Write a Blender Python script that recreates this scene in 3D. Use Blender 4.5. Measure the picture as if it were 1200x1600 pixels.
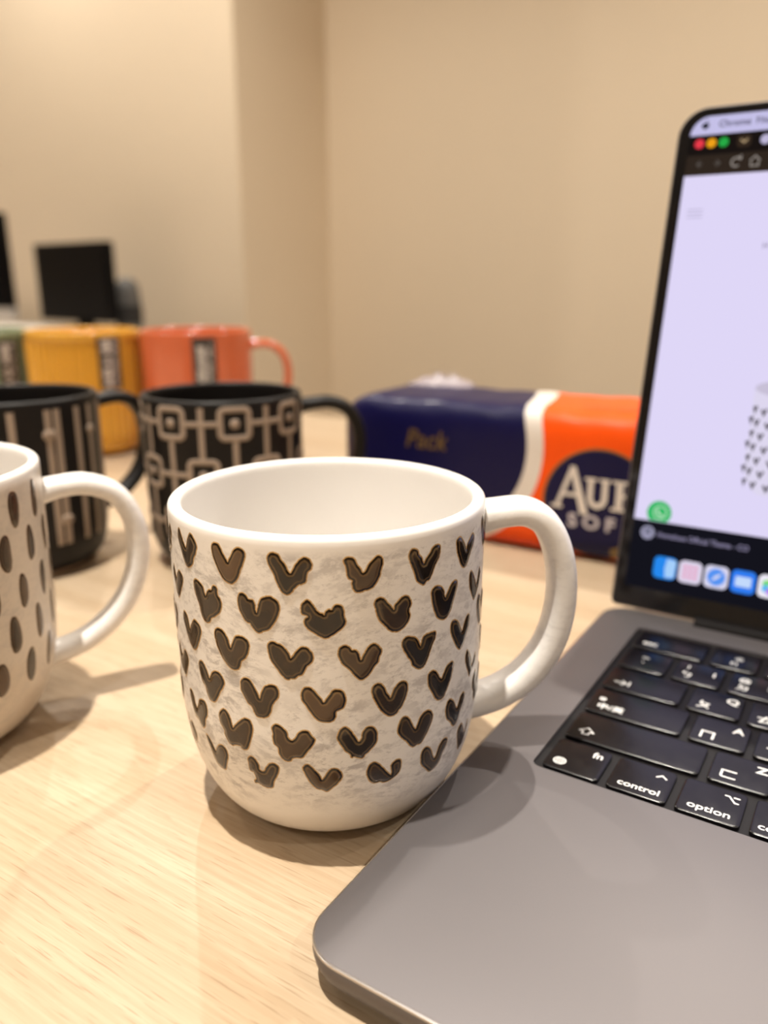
import bpy, bmesh, math, random
from mathutils import Vector, Matrix
from mathutils.geometry import delaunay_2d_cdt

random.seed(7)
scene = bpy.context.scene
for o in list(bpy.data.objects):
    bpy.data.objects.remove(o, do_unlink=True)
COL = scene.collection
MM = 0.001
YAW = math.radians(-32.57)          # the room, the table and the laptop share this heading
CY, SY = math.cos(YAW), math.sin(YAW)

def room(a, b, z=0.0):
    """room frame (a along the back wall, b towards it) -> world"""
    return Vector((a * CY - b * SY, a * SY + b * CY, z))

# ------------------------------------------------------------------ camera
cam_d = bpy.data.cameras.new('camera')
cam = bpy.data.objects.new('camera', cam_d)
COL.objects.link(cam)
cam.location = (0.0, 0.0, 0.14884)
cam.rotation_euler = (math.radians(90 - 16.1755), 0, 0)
cam_d.sensor_fit = 'VERTICAL'
cam_d.sensor_height = 36.0
cam_d.lens = 1240.0 / 1600.0 * 36.0
cam_d.clip_start = 0.01
cam_d.dof.use_dof = True
cam_d.dof.focus_distance = 0.196
cam_d.dof.aperture_fstop = 27.9 / 3.5
scene.camera = cam

# ------------------------------------------------------------------ light
world = bpy.data.worlds.new('world')
scene.world = world
world.use_nodes = True
world.node_tree.nodes['Background'].inputs[0].default_value = (1.0, 0.86, 0.70, 1)
world.node_tree.nodes['Background'].inputs[1].default_value = 0.0
scene.view_settings.view_transform = 'Standard'
scene.view_settings.look = 'None'
scene.view_settings.gamma = 1.0
scene.view_settings.use_curve_mapping = False
scene.view_settings.exposure = 0.2

CEIL = 1.9
LAMP_E = 9.0
SPREAD = 84
LAMP_COL = (1.0, 0.93, 0.83)
# a grid of narrow downlights over the room, and a row of wider ones washing the far walls: (a, b, energy, spread)
LAMPS = [(-0.24, -0.08, 12.0, SPREAD), (-0.12, 1.42, 16.0, 125), (-0.2, -1.5, 6.5, 120)]
LAMPS += [(a, b, LAMP_E, SPREAD) for a in (-1.62, 1.24) for b in (-0.08,)] + [(-1.62, -1.5, 6.5, 120), (1.24, -1.5, 6.5, 120)] + [(-2.97, 0.0, LAMP_E, SPREAD)]
LAMPS += [(-1.5, 1.36, 12.0, 125), (1.24, 1.42, 8.0, 125), (-3.7, 1.60, 9.0, 140), (-2.5, 1.60, 10.0, 140)]
for a, b, le, sp in LAMPS:
    ld = bpy.data.lights.new('downlight_lamp', 'AREA')
    ld.shape = 'DISK'
    ld.size = 0.04
    ld.energy = le
    ld.color = LAMP_COL
    ld.spread = math.radians(sp)
    lo = bpy.data.objects.new('downlight_lamp', ld)
    COL.objects.link(lo)
    lo.location = room(a, b, CEIL - 0.012)

# ------------------------------------------------------------------ helpers
def new_mat(name, col=(0.8, 0.8, 0.8), rough=0.5, metal=0.0, spec=0.5, coat=0.0, coat_rough=0.1, emit=None, estr=1.0):
    m = bpy.data.materials.new(name)
    m.use_nodes = True
    b = m.node_tree.nodes['Principled BSDF']
    b.inputs['Base Color'].default_value = (*col, 1)
    b.inputs['Roughness'].default_value = rough
    b.inputs['Metallic'].default_value = metal
    b.inputs['Specular IOR Level'].default_value = spec
    b.inputs['Coat Weight'].default_value = coat
    b.inputs['Coat Roughness'].default_value = coat_rough
    if emit:
        b.inputs['Emission Color'].default_value = (*emit, 1)
        b.inputs['Emission Strength'].default_value = estr
    return m

class NT:
    """tiny node-tree builder"""
    def __init__(self, m):
        self.t = m.node_tree
        self.b = self.t.nodes['Principled BSDF']
    def n(self, typ, **kw):
        nd = self.t.nodes.new(typ)
        for k, v in kw.items():
            if k.startswith('i_'):
                key = k[2:]
                key = int(key) if key.isdigit() else key.replace('_', ' ')
                nd.inputs[key].default_value = v
            else:
                setattr(nd, k, v)
        return nd
    def l(self, a, b):
        self.t.links.new(a, b)
    def math(self, op, a, b=None, c=None, clamp=False):
        nd = self.t.nodes.new('ShaderNodeMath')
        nd.operation = op
        nd.use_clamp = clamp
        for i, v in enumerate((a, b, c)):
            if v is None:
                continue
            if isinstance(v, (int, float)):
                nd.inputs[i].default_value = v
            else:
                self.l(v, nd.inputs[i])
        return nd.outputs[0]
    def ramp(self, fac, stops, interp='LINEAR'):
        nd = self.t.nodes.new('ShaderNodeValToRGB')
        nd.color_ramp.interpolation = interp
        el = nd.color_ramp.elements
        while len(el) < len(stops):
            el.new(0.5)
        for e, (p, c) in zip(el, stops):
            e.position = p
            e.color = (*c, 1) if len(c) == 3 else c
        self.l(fac, nd.inputs[0])
        return nd.outputs[0]
    def mix(self, fac, a, b, blend='MIX'):
        nd = self.t.nodes.new('ShaderNodeMix')
        nd.data_type = 'RGBA'
        nd.blend_type = blend
        for sock, v in ((nd.inputs[0], fac), (nd.inputs[6], a), (nd.inputs[7], b)):
            if isinstance(v, (int, float)):
                sock.default_value = v
            elif isinstance(v, tuple):
                sock.default_value = (*v, 1) if len(v) == 3 else v
            else:
                self.l(v, sock)
        return nd.outputs[2]
    def noise(self, vec, scale, detail=3, rough=0.55, out=0):
        nd = self.n('ShaderNodeTexNoise')
        nd.inputs['Scale'].default_value = scale
        nd.inputs['Detail'].default_value = detail
        nd.inputs['Roughness'].default_value = rough
        if vec is not None:
            self.l(vec, nd.inputs['Vector'])
        return nd.outputs[out]
    def mapping(self, vec, scale=(1, 1, 1), rot=(0, 0, 0), loc=(0, 0, 0)):
        nd = self.n('ShaderNodeMapping')
        nd.inputs['Scale'].default_value = scale
        nd.inputs['Rotation'].default_value = rot
        nd.inputs['Location'].default_value = loc
        self.l(vec, nd.inputs['Vector'])
        return nd.outputs[0]
    def obj(self):
        return self.n('ShaderNodeTexCoord').outputs['Object']
    def bump(self, h, strength=0.2, dist=0.001):
        nd = self.n('ShaderNodeBump')
        nd.inputs['Strength'].default_value = strength
        nd.inputs['Distance'].default_value = dist
        self.l(h, nd.inputs['Height'])
        self.l(nd.outputs[0], self.b.inputs['Normal'])

def mesh(name, v, f, smooth=True):
    me = bpy.data.meshes.new(name)
    me.from_pydata([tuple(p) for p in v], [], f)
    me.validate()
    me.update()
    if smooth:
        me.shade_smooth()
    return me

def obj(name, me, mat=None, parent=None, loc=None, rot=None):
    o = bpy.data.objects.new(name, me)
    COL.objects.link(o)
    if mat is not None and me is not None:
        if not me.materials:
            me.materials.append(mat)
    if parent is not None:
        o.parent = parent
    if loc is not None:
        o.location = loc
    if rot is not None:
        o.rotation_euler = rot
    return o

def tag(o, label, cat, group=None):
    o['label'] = label
    o['category'] = cat
    if group:
        o['group'] = group
    return o

def thing(name, label, cat, loc=(0, 0, 0), rz=0.0, group=None):
    o = obj(name, None, loc=loc, rot=(0, 0, rz))
    return tag(o, label, cat, group)

def struct(o):
    o['kind'] = 'structure'
    return o

def lathe(prof, n=160, closed=False, radial=None):
    """prof: list of (r, z); r==0 ends become poles"""
    v, f, rings = [], [], []
    for i, (r, z) in enumerate(prof):
        if r <= 1e-9:
            rings.append([len(v)])
            v.append((0, 0, z))
        else:
            ring = []
            for k in range(n):
                t = 2 * math.pi * k / n
                rr = r if radial is None else r + radial(t, r, z)
                ring.append(len(v))
                v.append((rr * math.cos(t), rr * math.sin(t), z))
            rings.append(ring)
    for a, b in zip(rings, rings[1:]):
        if len(a) == 1 and len(b) == 1:
            continue
        for k in range(n):
            k2 = (k + 1) % n
            if len(a) == 1:
                f.append((a[0], b[k2], b[k]))
            elif len(b) == 1:
                f.append((a[k], a[k2], b[0]))
            else:
                f.append((a[k], a[k2], b[k2], b[k]))
    return v, f

def catmull(pts, per=8, closed=False):
    out = []
    n = len(pts)
    rng = n if closed else n - 1
    for i in range(rng):
        if closed:
            p0, p1, p2, p3 = (pts[(i + k - 1) % n] for k in range(4))
        else:
            p1, p2 = pts[i], pts[i + 1]
            p0 = pts[i - 1] if i else [2 * a - b for a, b in zip(p1, p2)]
            p3 = pts[i + 2] if i + 2 < n else [2 * b - a for a, b in zip(p1, p2)]
        for k in range(per):
            t = k / per
            out.append(tuple(0.5 * (2 * b + (c - a) * t + (2 * a - 5 * b + 4 * c - d) * t * t + (3 * b - a - 3 * c + d) * t ** 3)
                             for a, b, c, d in zip(p0, p1, p2, p3)))
    if not closed:
        out.append(tuple(pts[-1]))
    return out

def rrect(x0, x1, y0, y1, r, seg=8):
    """rounded rectangle outline, counter-clockwise"""
    rs = r if isinstance(r, (tuple, list)) else (r, r, r, r)    # bl, br, tr, tl
    out = []
    for (cx, cy, a0), rr in zip(((x0, y0, 180), (x1, y0, 270), (x1, y1, 0), (x0, y1, 90)), rs):
        sx = 1 if cx == x0 else -1
        sy = 1 if cy == y0 else -1
        ox, oy = cx + sx * rr, cy + sy * rr
        for k in range(seg + 1):
            a = math.radians(a0 + 90 * k / seg)
            out.append((ox + rr * math.cos(a), oy + rr * math.sin(a)))
    return out

def loft(loops, cap0=True, cap1=True):
    """stack of equal-length 3D loops"""
    v, f = [], []
    n = len(loops[0])
    for lp in loops:
        v += [tuple(p) for p in lp]
    for i in range(len(loops) - 1):
        for k in range(n):
            k2 = (k + 1) % n
            f.append((i * n + k, i * n + k2, (i + 1) * n + k2, (i + 1) * n + k))
    if cap0:
        f.append(tuple(range(n))[::-1])
    if cap1:
        f.append(tuple(range((len(loops) - 1) * n, len(loops) * n)))
    return v, f

def slab(x0, x1, y0, y1, z0, z1, r, bev, seg=8, bseg=3):
    """rounded slab with bevelled top and bottom edges"""
    loops = []
    steps = [(bev * (1 - math.sin(math.pi / 2 * k / bseg)), z0 + bev * (1 - math.cos(math.pi / 2 * k / bseg))) for k in range(bseg + 1)]
    steps += [(i, z0 + z1 - z) for i, z in reversed(steps)]
    for ins, z in steps:
        loops.append([(x, y, z) for x, y in rrect(x0 + ins, x1 - ins, y0 + ins, y1 - ins, max(r - ins, 1e-5), seg)])
    return loft(loops)

def sharp(me, ang=35):
    me.set_sharp_from_angle(angle=math.radians(ang))
    return me

def flat_poly(pts, z=0.0):
    return [(x, y, z) for x, y in pts], [tuple(range(len(pts)))]

def merge(parts):
    v, f = [], []
    for pv, pf in parts:
        o = len(v)
        v += list(pv)
        f += [tuple(i + o for i in q) for q in pf]
    return v, f

def ribbon(pts, w, z=0.0, closed=False):
    """flat stroke of width w along a 2D polyline"""
    v, f = [], []
    n = len(pts)
    for i, p in enumerate(pts):
        a = Vector(pts[(i - 1) % n] if (closed or i) else p)
        b = Vector(pts[(i + 1) % n] if (closed or i < n - 1) else p)
        P = Vector(p)
        d1 = (P - a).normalized() if (P - a).length > 1e-9 else (b - P).normalized()
        d2 = (b - P).normalized() if (b - P).length > 1e-9 else d1
        d = (d1 + d2)
        d = d.normalized() if d.length > 1e-6 else d1
        nn = Vector((-d.y, d.x))
        k = 1 / max(0.5, nn.dot(Vector((-d1.y, d1.x))))
        v.append((P.x + nn.x * w / 2 * k, P.y + nn.y * w / 2 * k, z))
        v.append((P.x - nn.x * w / 2 * k, P.y - nn.y * w / 2 * k, z))
    rng = n if closed else n - 1
    for i in range(rng):
        j = (i + 1) % n
        f.append((2 * i, 2 * i + 1, 2 * j + 1, 2 * j))
    return v, f

def disc(cx, cy, r, z=0.0, n=28):
    return flat_poly([(cx + r * math.cos(2 * math.pi * k / n), cy + r * math.sin(2 * math.pi * k / n)) for k in range(n)], z)

def text(s, size, fat=0.0, align='CENTER', valign='CENTER', shear=0.0):
    """lettering as plain mesh data (built-in font)"""
    cu = bpy.data.curves.new('lettering', 'FONT')
    cu.body = s
    cu.size = size
    cu.offset = fat
    cu.shear = shear
    cu.align_x = align
    cu.align_y = valign
    cu.resolution_u = 4
    o = bpy.data.objects.new('lettering', cu)
    COL.objects.link(o)
    dg = bpy.context.evaluated_depsgraph_get()
    me = bpy.data.meshes.new_from_object(o.evaluated_get(dg))
    v = [tuple(p.co) for p in me.vertices]
    f = [tuple(p.vertices) for p in me.polygons]
    bpy.data.objects.remove(o, do_unlink=True)
    bpy.data.curves.remove(cu)
    bpy.data.meshes.remove(me)
    return v, f

def shift(vf, dx=0, dy=0, dz=0, sx=1, sy=1):
    return [(x * sx + dx, y * sy + dy, z + dz) for x, y, z in vf[0]], vf[1]

def box(x0, x1, y0, y1, z0, z1):
    v = [(x, y, z) for z in (z0, z1) for y in (y0, y1) for x in (x0, x1)]
    return v, [(0, 2, 3, 1), (4, 5, 7, 6), (0, 1, 5, 4), (2, 6, 7, 3), (0, 4, 6, 2), (1, 3, 7, 5)]

def tube(p0, p1, r, n=12):
    p0, p1 = Vector(p0), Vector(p1)
    d = (p1 - p0).normalized()
    u = d.orthogonal().normalized()
    w = d.cross(u)
    return loft([[tuple(p + u * r * math.cos(2 * math.pi * k / n) + w * r * math.sin(2 * math.pi * k / n)) for k in range(n)] for p in (p0, p1)])

def sweep(path, half_t, half_w, n=20, power=2.6):
    """sweep a rounded-rectangle section along a path in the local x-z plane; half_t lies in the plane, half_w across it"""
    loops = []
    m = len(path)
    for i, (u, z) in enumerate(path):
        a, b = path[max(i - 1, 0)], path[min(i + 1, m - 1)]
        t = Vector((b[0] - a[0], b[1] - a[1])).normalized()
        nx, nz = -t.y, t.x
        s = i / (m - 1)
        ht, hw = half_t(s), half_w(s)
        lp = []
        for k in range(n):
            q = 2 * math.pi * k / n
            c, sn = math.cos(q), math.sin(q)
            e = 2 / power
            pt = math.copysign(abs(c) ** e, c) * ht
            pw = math.copysign(abs(sn) ** e, sn) * hw
            lp.append((u + nx * pt, pw, z + nz * pt))
        loops.append(lp)
    return loft(loops)

# ------------------------------------------------------------------ materials of the room
def wood_material():
    m = new_mat('pale_wood', rough=0.42, spec=0.35)
    t = NT(m)
    co = t.obj()
    warp = t.noise(t.mapping(co, (1.2, 6, 1)), 2.0, 2)
    big = t.noise(t.mapping(co, (1.6, 26, 1)), 2.2, 4, 0.6)
    fine = t.noise(t.mapping(co, (9, 330, 1)), 2.0, 4, 0.65)
    pore = t.noise(t.mapping(co, (45, 1100, 1)), 1.6, 2, 0.5)
    base = t.ramp(big, [(0.30, (0.405, 0.292, 0.182)), (0.5, (0.455, 0.347, 0.234)), (0.72, (0.50, 0.395, 0.28))])
    c = t.mix(t.ramp(fine, [(0.38, (0.55, 0.55, 0.55)), (0.62, (0, 0, 0))]), base, (0.345, 0.24, 0.143))
    c = t.mix(t.ramp(pore, [(0.30, (0.75, 0.75, 0.75)), (0.40, (0, 0, 0))]), c, (0.25, 0.162, 0.088))
    c = t.mix(t.math('MULTIPLY', warp, 0.25), c, (0.51, 0.415, 0.30))
    t.l(c, t.b.inputs['Base Color'])
    t.bump(t.math('ADD', fine, t.math('MULTIPLY', pore, 0.6)), 0.12, 0.0004)
    return m

def paint(name, col, var=0.03, rough=0.75):
    m = new_mat(name, col, rough, spec=0.25)
    t = NT(m)
    nz = t.noise(t.obj(), 3.0, 3)
    t.l(t.mix(t.math('MULTIPLY', nz, 0.5), tuple(c * (1 - var) for c in col), tuple(min(1, c * (1 + var)) for c in col)), t.b.inputs['Base Color'])
    t.bump(t.noise(t.obj(), 260.0, 2), 0.05, 0.001)
    return m

M_WOOD = wood_material()
M_WALL = paint('cream_wall_paint', (0.83, 0.695, 0.525))
M_CEIL = paint('white_ceiling_paint', (0.82, 0.79, 0.74))
M_FLOOR = paint('grey_carpet', (0.28, 0.25, 0.22), 0.15, 0.95)
M_BLACKPL = new_mat('black_plastic', (0.004, 0.003, 0.003), 0.6, spec=0.1)
M_GREYPL = new_mat('grey_plastic', (0.10, 0.095, 0.09), 0.55)
M_SILVER = new_mat('silver_plastic', (0.62, 0.58, 0.54), 0.35, 0.5)
M_WHITEDESK = new_mat('white_laminate', (0.78, 0.74, 0.70), 0.4)
M_STEEL = new_mat('painted_steel', (0.35, 0.34, 0.33), 0.4, 0.6)
M_MESH = paint('charcoal_fabric', (0.035, 0.032, 0.03), 0.2, 0.9)

# ------------------------------------------------------------------ the room
FLOOR = -0.74
A0, A1, B0, B1, BL, AJ = -4.6, 2.9, -2.8, 2.423, 1.967, -1.78

def room_quad(name, pts, mat):
    me = mesh(name, [tuple(room(*p)) for p in pts], [tuple(range(len(pts)))], smooth=False)
    return struct(obj(name, me, mat))

def room_slab(name, a0, a1, b0, b1, z0, z1, mat):
    v, f = box(a0, a1, b0, b1, z0, z1)
    return struct(obj(name, mesh(name, v, f, smooth=False), mat, rot=(0, 0, YAW)))

W = 0.12
room_slab('floor', A0 - W, A1 + W, B0 - W, B1 + W, FLOOR - 0.1, FLOOR, M_FLOOR)
ceiling = room_slab('ceiling', A0 - W, A1 + W, B0 - W, B1 + W, CEIL, CEIL + 0.1, M_CEIL)
room_slab('wall_back', AJ, A1 + W, B1, B1 + W, FLOOR, CEIL, M_WALL)
# the left run of the wall stands proud of the back wall and ends in a corner
wl = room_slab('wall_left', A0 - W, AJ, BL, B1 + W, FLOOR, CEIL, M_WALL)
wl.data.materials[0] = M_WALL
room_slab('wall_side', A0 - W, A0, B0, BL, FLOOR, CEIL, M_WALL)
room_slab('wall_right', A1, A1 + W, B0, B1, FLOOR, CEIL, M_WALL)
room_slab('wall_front', A0 - W, A1 + W, B0 - W, B0, FLOOR, CEIL, M_WALL)
# round trims of the ceiling downlights, each with its glowing lens
M_TRIM = new_mat('lamp_trim_white', (0.85, 0.83, 0.8), 0.35)
M_LENS = new_mat('lamp_lens', (0.9, 0.85, 0.75), 0.3, emit=LAMP_COL, estr=6.0)
trim_me = mesh('downlight_trim', *lathe([(0.031, 0.0), (0.031, -0.008), (0.036, -0.010), (0.047, -0.008), (0.051, 0.0)], 40))
lens_me = mesh('lens', *lathe([(0.030, -0.001), (0.02, -0.0015), (0, -0.002)], 40))
for a, b, _e, _s in LAMPS:
    tr = obj('downlight_trim', trim_me, M_TRIM, ceiling, (a, b, CEIL))
    obj('lens', lens_me, M_LENS, tr)

# ------------------------------------------------------------------ table
TB = 0.732                                                     # its far edge
table = thing('meeting_table', 'pale wood-grain table top carrying the laptop, the tissue pack and all the mugs', 'table', (0, 0, 0), YAW)
obj('tabletop', sharp(mesh('tabletop', *slab(-1.45, 1.15, -0.45, TB, -0.028, 0.0, 0.012, 0.0015))), M_WOOD, table)
leg_me = sharp(mesh('leg', *slab(-0.03, 0.03, -0.03, 0.03, FLOOR, -0.028, 0.008, 0.002, 4, 2)))
for la, lb in ((-1.35, -0.37), (-1.35, 0.64), (1.05, -0.37), (1.05, 0.64)):
    obj('leg', leg_me, M_STEEL, table, (la, lb, 0))

# ------------------------------------------------------------------ far desk, two screens and a dark placeholder in front of the left wall
def far_pt(px, dist):
    """point on the ground plan seen at image column px (at the horizon) at a forward distance"""
    return Vector(((px - 600) / 1240.0 / 1.042 * dist, dist, 0))

desk = thing('office_desk', 'white office desk under the two black screens near the far wall', 'desk', room(-2.75, 1.45, 0), YAW)
obj('desktop', sharp(mesh('desktop', *slab(-0.8, 0.84, -0.40, 0.36, -0.03, 0.0, 0.01, 0.002))), M_WHITEDESK, desk)
for dx, dy in ((-0.72, -0.33), (-0.72, 0.29), (0.76, -0.33), (0.76, 0.29)):
    obj('leg', sharp(mesh('leg', *slab(dx - 0.025, dx + 0.025, dy - 0.025, dy + 0.025, FLOOR, -0.03, 0.006, 0.002, 4, 2))), M_STEEL, desk)

def monitor(loc, rz, w, z0, z1, chin, label):
    t = thing('computer_monitor', label, 'monitor', loc, rz, 'black screens on the far desk')
    hw = w / 2
    case = slab(-hw, hw, z0, z1, -0.020, 0.012, 0.006, 0.003, 4, 2)
    case = [(x, z, y) for x, y, z in case[0]], [q[::-1] for q in case[1]]
    obj('casing', sharp(mesh('casing', *case)), M_BLACKPL, t)
    scr = slab(-hw + 0.008, hw - 0.008, z0 + 0.008, z1 - 0.008, -0.0215, -0.019, 0.003, 0.0005, 4, 1)
    scr = [(x, z, y) for x, y, z in scr[0]], [q[::-1] for q in scr[1]]
    obj('screen', sharp(mesh('screen', *scr)), new_mat('dark_screen_glass', (0.004, 0.003, 0.003), 0.5, spec=0.1), t)
    if chin:
        ch = slab(-hw, hw, z0 - chin, z0 + 0.001, -0.021, 0.013, 0.005, 0.002, 4, 2)
        ch = [(x, z, y) for x, y, z in ch[0]], [q[::-1] for q in ch[1]]
        obj('chin', sharp(mesh('chin', *ch)), M_SILVER, t)
    nk = slab(-0.04, 0.04, 0.012, 0.030, 0.006, z0 + 0.12, 0.006, 0.002, 4, 2)
    obj('stand_neck', sharp(mesh('stand_neck', *nk)), M_SILVER if chin else M_BLACKPL, t)
    obj('stand_base', sharp(mesh('stand_base', *slab(-0.10, 0.10, -0.07, 0.09, 0.0, 0.008, 0.02, 0.002))), M_SILVER if chin else M_BLACKPL, t)
    return t

p = far_pt(30, 2.62)
monitor(p + Vector((-0.245, -0.02, 0)), math.radians(-6), 0.49, 0.070, 0.352, 0.036, 'black screen with a pale chin cut by the left picture edge')
p = far_pt(119, 2.62)
monitor(p, math.radians(-38), 0.40, 0.028, 0.266, 0.0, 'smaller black screen right behind the yellow mug')

def desk_placeholder(loc, rz):  # placeholder added for an unidentified dark shape beside the screen
    t = thing('desk_placeholder', 'dark grey rounded speaker beside the smaller black screen', 'placeholder', loc, rz)
    obj('casing', mesh('casing', *lathe([(0, 0.008), (0.036, 0.008), (0.040, 0.014), (0.041, 0.06), (0.0395, 0.11), (0.034, 0.142), (0.022, 0.157), (0.010, 0.161), (0, 0.1615)], 40)), M_GREYPL, t)
    obj('dark_band', mesh('dark_band', *lathe([(0.0412, 0.020), (0.0422, 0.022), (0.0424, 0.075), (0.0418, 0.078)], 40)), M_MESH, t)
    obj('foot', mesh('foot', *lathe([(0, 0.0), (0.034, 0.0), (0.036, 0.002), (0.036, 0.008), (0, 0.008)], 40)), M_BLACKPL, t)
    return t

desk_placeholder(far_pt(197, 2.60), 0)

# ------------------------------------------------------------------ mugs
def mug_profile(R, zt, Rb, zf, rf, n1=40, n2=24):
    a = [(R + (Rb - R) * k ** 1.5, zt + (zf - zt) * k) for k in [i / n1 for i in range(n1 + 1)]]
    b = []
    for i in range(1, n2 + 1):
        q = math.pi / 2 * i / n2
        b.append((rf + (Rb - rf) * max(math.cos(q), 0) ** 0.9, zf - (zf - 0.002) * math.sin(q)))
    return a + b

def rfun_of(prof):
    pr = sorted((z, r) for r, z in prof)
    def rf(z):
        if z <= pr[0][0]:
            return pr[0][1]
        for (z0, r0), (z1, r1) in zip(pr, pr[1:]):
            if z <= z1:
                return r0 + (r1 - r0) * (z - z0) / max(z1 - z0, 1e-9)
        return pr[-1][1]
    return rf

def mug_body(prof, wall, foot_r, n=192, radial=None):
    """full closed cup: foot, outside, rounded lip, inside"""
    R, zt = prof[0]
    lip = wall / 2
    outer = [(r, z) for r, z in prof if z < zt - lip]
    pts = [(0, 0.0032), (foot_r - 0.004, 0.0032), (foot_r - 0.003, 0.0002), (foot_r - 0.0005, 0.0), (foot_r, 0.0012)]
    pts += [(r, z) for r, z in reversed(outer)]
    Rl = rfun_of(prof)(zt - lip)
    for k in range(1, 12):
        q = math.pi * k / 12
        pts.append((Rl - lip + lip * math.cos(q), zt - lip + lip * math.sin(q)))
    inner = [(max(r - wall, 0.0), z) for r, z in outer if z > 0.014 and r - wall > 0.008]
    pts += inner
    r_last = inner[-1][0]
    for k in range(1, 8):
        q = k / 7
        pts.append((r_last * (1 - q), 0.0135 - 0.0065 * math.sin(math.pi / 2 * min(1, q * 1.6))))
    return lathe(pts, n, radial=radial)

def wrapper(rf, R0):
    def wrap(s, z, d):
        """arc length s (mm at R0), height z (mm), offset d (mm) -> point"""
        a = s / (R0 * 1000)
        r = rf(z * MM) + d * MM
        return (r * math.cos(a), r * math.sin(a), z * MM)
    return wrap

def bead_line(path, hw, h, wrap, closed=False, across=5):
    """slightly domed raised line along a path (s, z) in mm, wrapped on the cup"""
    v, f = [], []
    n = len(path)
    for i, p in enumerate(path):
        a = path[(i - 1) % n] if (closed or i) else p
        b = path[(i + 1) % n] if (closed or i < n - 1) else p
        d = Vector((b[0] - a[0], b[1] - a[1])).normalized()
        nx, nz = -d.y, d.x
        for k in range(across):
            o = 2 * k / (across - 1) - 1
            v.append(wrap(p[0] + nx * o * hw, p[1] + nz * o * hw, 0.02 + h * (1 - o ** 4)))
    rng = n if closed else n - 1
    for i in range(rng):
        j = (i + 1) % n
        for k in range(across - 1):
            f.append((i * across + k, i * across + k + 1, j * across + k + 1, j * across + k))
    return v, f

def dome(s0, z0, rs, rz, h, wrap, n=20, rings=4, wob=0.0):
    v = [wrap(s0, z0, 0.02 + h)]
    f = []
    ph = random.random() * 6
    for j in range(1, rings + 1):
        q = j / rings
        for k in range(n):
            a = 2 * math.pi * k / n
            w = 1 + wob * math.sin(3 * a + ph) + wob * 0.7 * math.sin(5 * a + 2 * ph)
            v.append(wrap(s0 + rs * q * w * math.cos(a), z0 + rz * q * w * math.sin(a), 0.02 + h * (1 - q ** 3)))
    for k in range(n):
        f.append((0, 1 + k, 1 + (k + 1) % n))
    for j in range(rings - 1):
        for k in range(n):
            a, b = 1 + j * n + k, 1 + j * n + (k + 1) % n
            f.append((a, a + n, b + n, b))
    return v, f

def seg_dist(p, poly):
    best = 1e9
    n = len(poly)
    px, py = p
    for i in range(n):
        ax, ay = poly[i]
        bx, by = poly[(i + 1) % n]
        ex, ey = bx - ax, by - ay
        t = ((px - ax) * ex + (py - ay) * ey) / max(ex * ex + ey * ey, 1e-12)
        t = 0 if t < 0 else 1 if t > 1 else t
        d = (ax + t * ex - px) ** 2 + (ay + t * ey - py) ** 2
        if d < best:
            best = d
    return math.sqrt(best)

def inside(p, poly):
    c = False
    n = len(poly)
    for i in range(n):
        (x0, y0), (x1, y1) = poly[i], poly[(i + 1) % n]
        if (y0 > p[1]) != (y1 > p[1]) and p[0] < (x1 - x0) * (p[1] - y0) / (y1 - y0) + x0:
            c = not c
    return c

def glaze_patch(poly, wrap, h, halo=0.30):
    """irregular glazed patch with a thin outline; poly in (s, z) mm; stores the distance from its edge for the colouring"""
    poly = catmull(poly, 4, closed=True)
    poly = [(x + random.uniform(-.05, .05), y + random.uniform(-.05, .05)) for x, y in poly]
    n = len(poly)
    area = sum(poly[i][0] * poly[(i + 1) % n][1] - poly[(i + 1) % n][0] * poly[i][1] for i in range(n))
    if area < 0:
        poly = poly[::-1]
    pts = list(poly)
    nrm = []
    for i in range(n):
        a, b = poly[i - 1], poly[(i + 1) % n]
        d = Vector((b[0] - a[0], b[1] - a[1]))
        d = d.normalized() if d.length > 1e-9 else Vector((1, 0))
        nrm.append((d.y, -d.x))                                # outward
    for i in range(0, n, 2):
        q = (poly[i][0] - nrm[i][0] * 0.32, poly[i][1] - nrm[i][1] * 0.32)
        if inside(q, poly) and seg_dist(q, poly) > 0.25:
            pts.append(q)
    x0, x1 = min(p[0] for p in poly), max(p[0] for p in poly)
    y0, y1 = min(p[1] for p in poly), max(p[1] for p in poly)
    g = 0.75
    yy, row = y0 + g / 2, 0
    while yy < y1:
        xx = x0 + g / 2 + (g / 2 if row % 2 else 0)
        while xx < x1:
            if inside((xx, yy), poly) and seg_dist((xx, yy), poly) > 0.5:
                pts.append((xx, yy))
            xx += g
        yy += g
        row += 1
    res = delaunay_2d_cdt([Vector(p) for p in pts], [(i, (i + 1) % n) for i in range(n)], [], 1, 1e-6)
    vv, ff = res[0], [tuple(t) for t in res[2]]
    v, ed = [], []
    for p in vv:
        d = seg_dist(p, poly)
        k = min(d / 0.7, 1)
        v.append(wrap(p[0], p[1], 0.05 + h * k * k * (3 - 2 * k)))
        ed.append(d)
    o = len(v)
    for i in range(n):
        v.append(wrap(poly[i][0], poly[i][1], 0.05))
        ed.append(0.0)
    for i in range(n):
        v.append(wrap(poly[i][0] + nrm[i][0] * halo, poly[i][1] + nrm[i][1] * halo, 0.008))
        ed.append(-halo)
    for i in range(n):
        j = (i + 1) % n
        ff.append((o + i, o + n + i, o + n + j, o + j))
    me = mesh('motif', v, ff)
    at = me.attributes.new('edge', 'FLOAT', 'POINT')
    at.data.foreach_set('value', ed[:len(me.vertices)])
    return me

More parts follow.
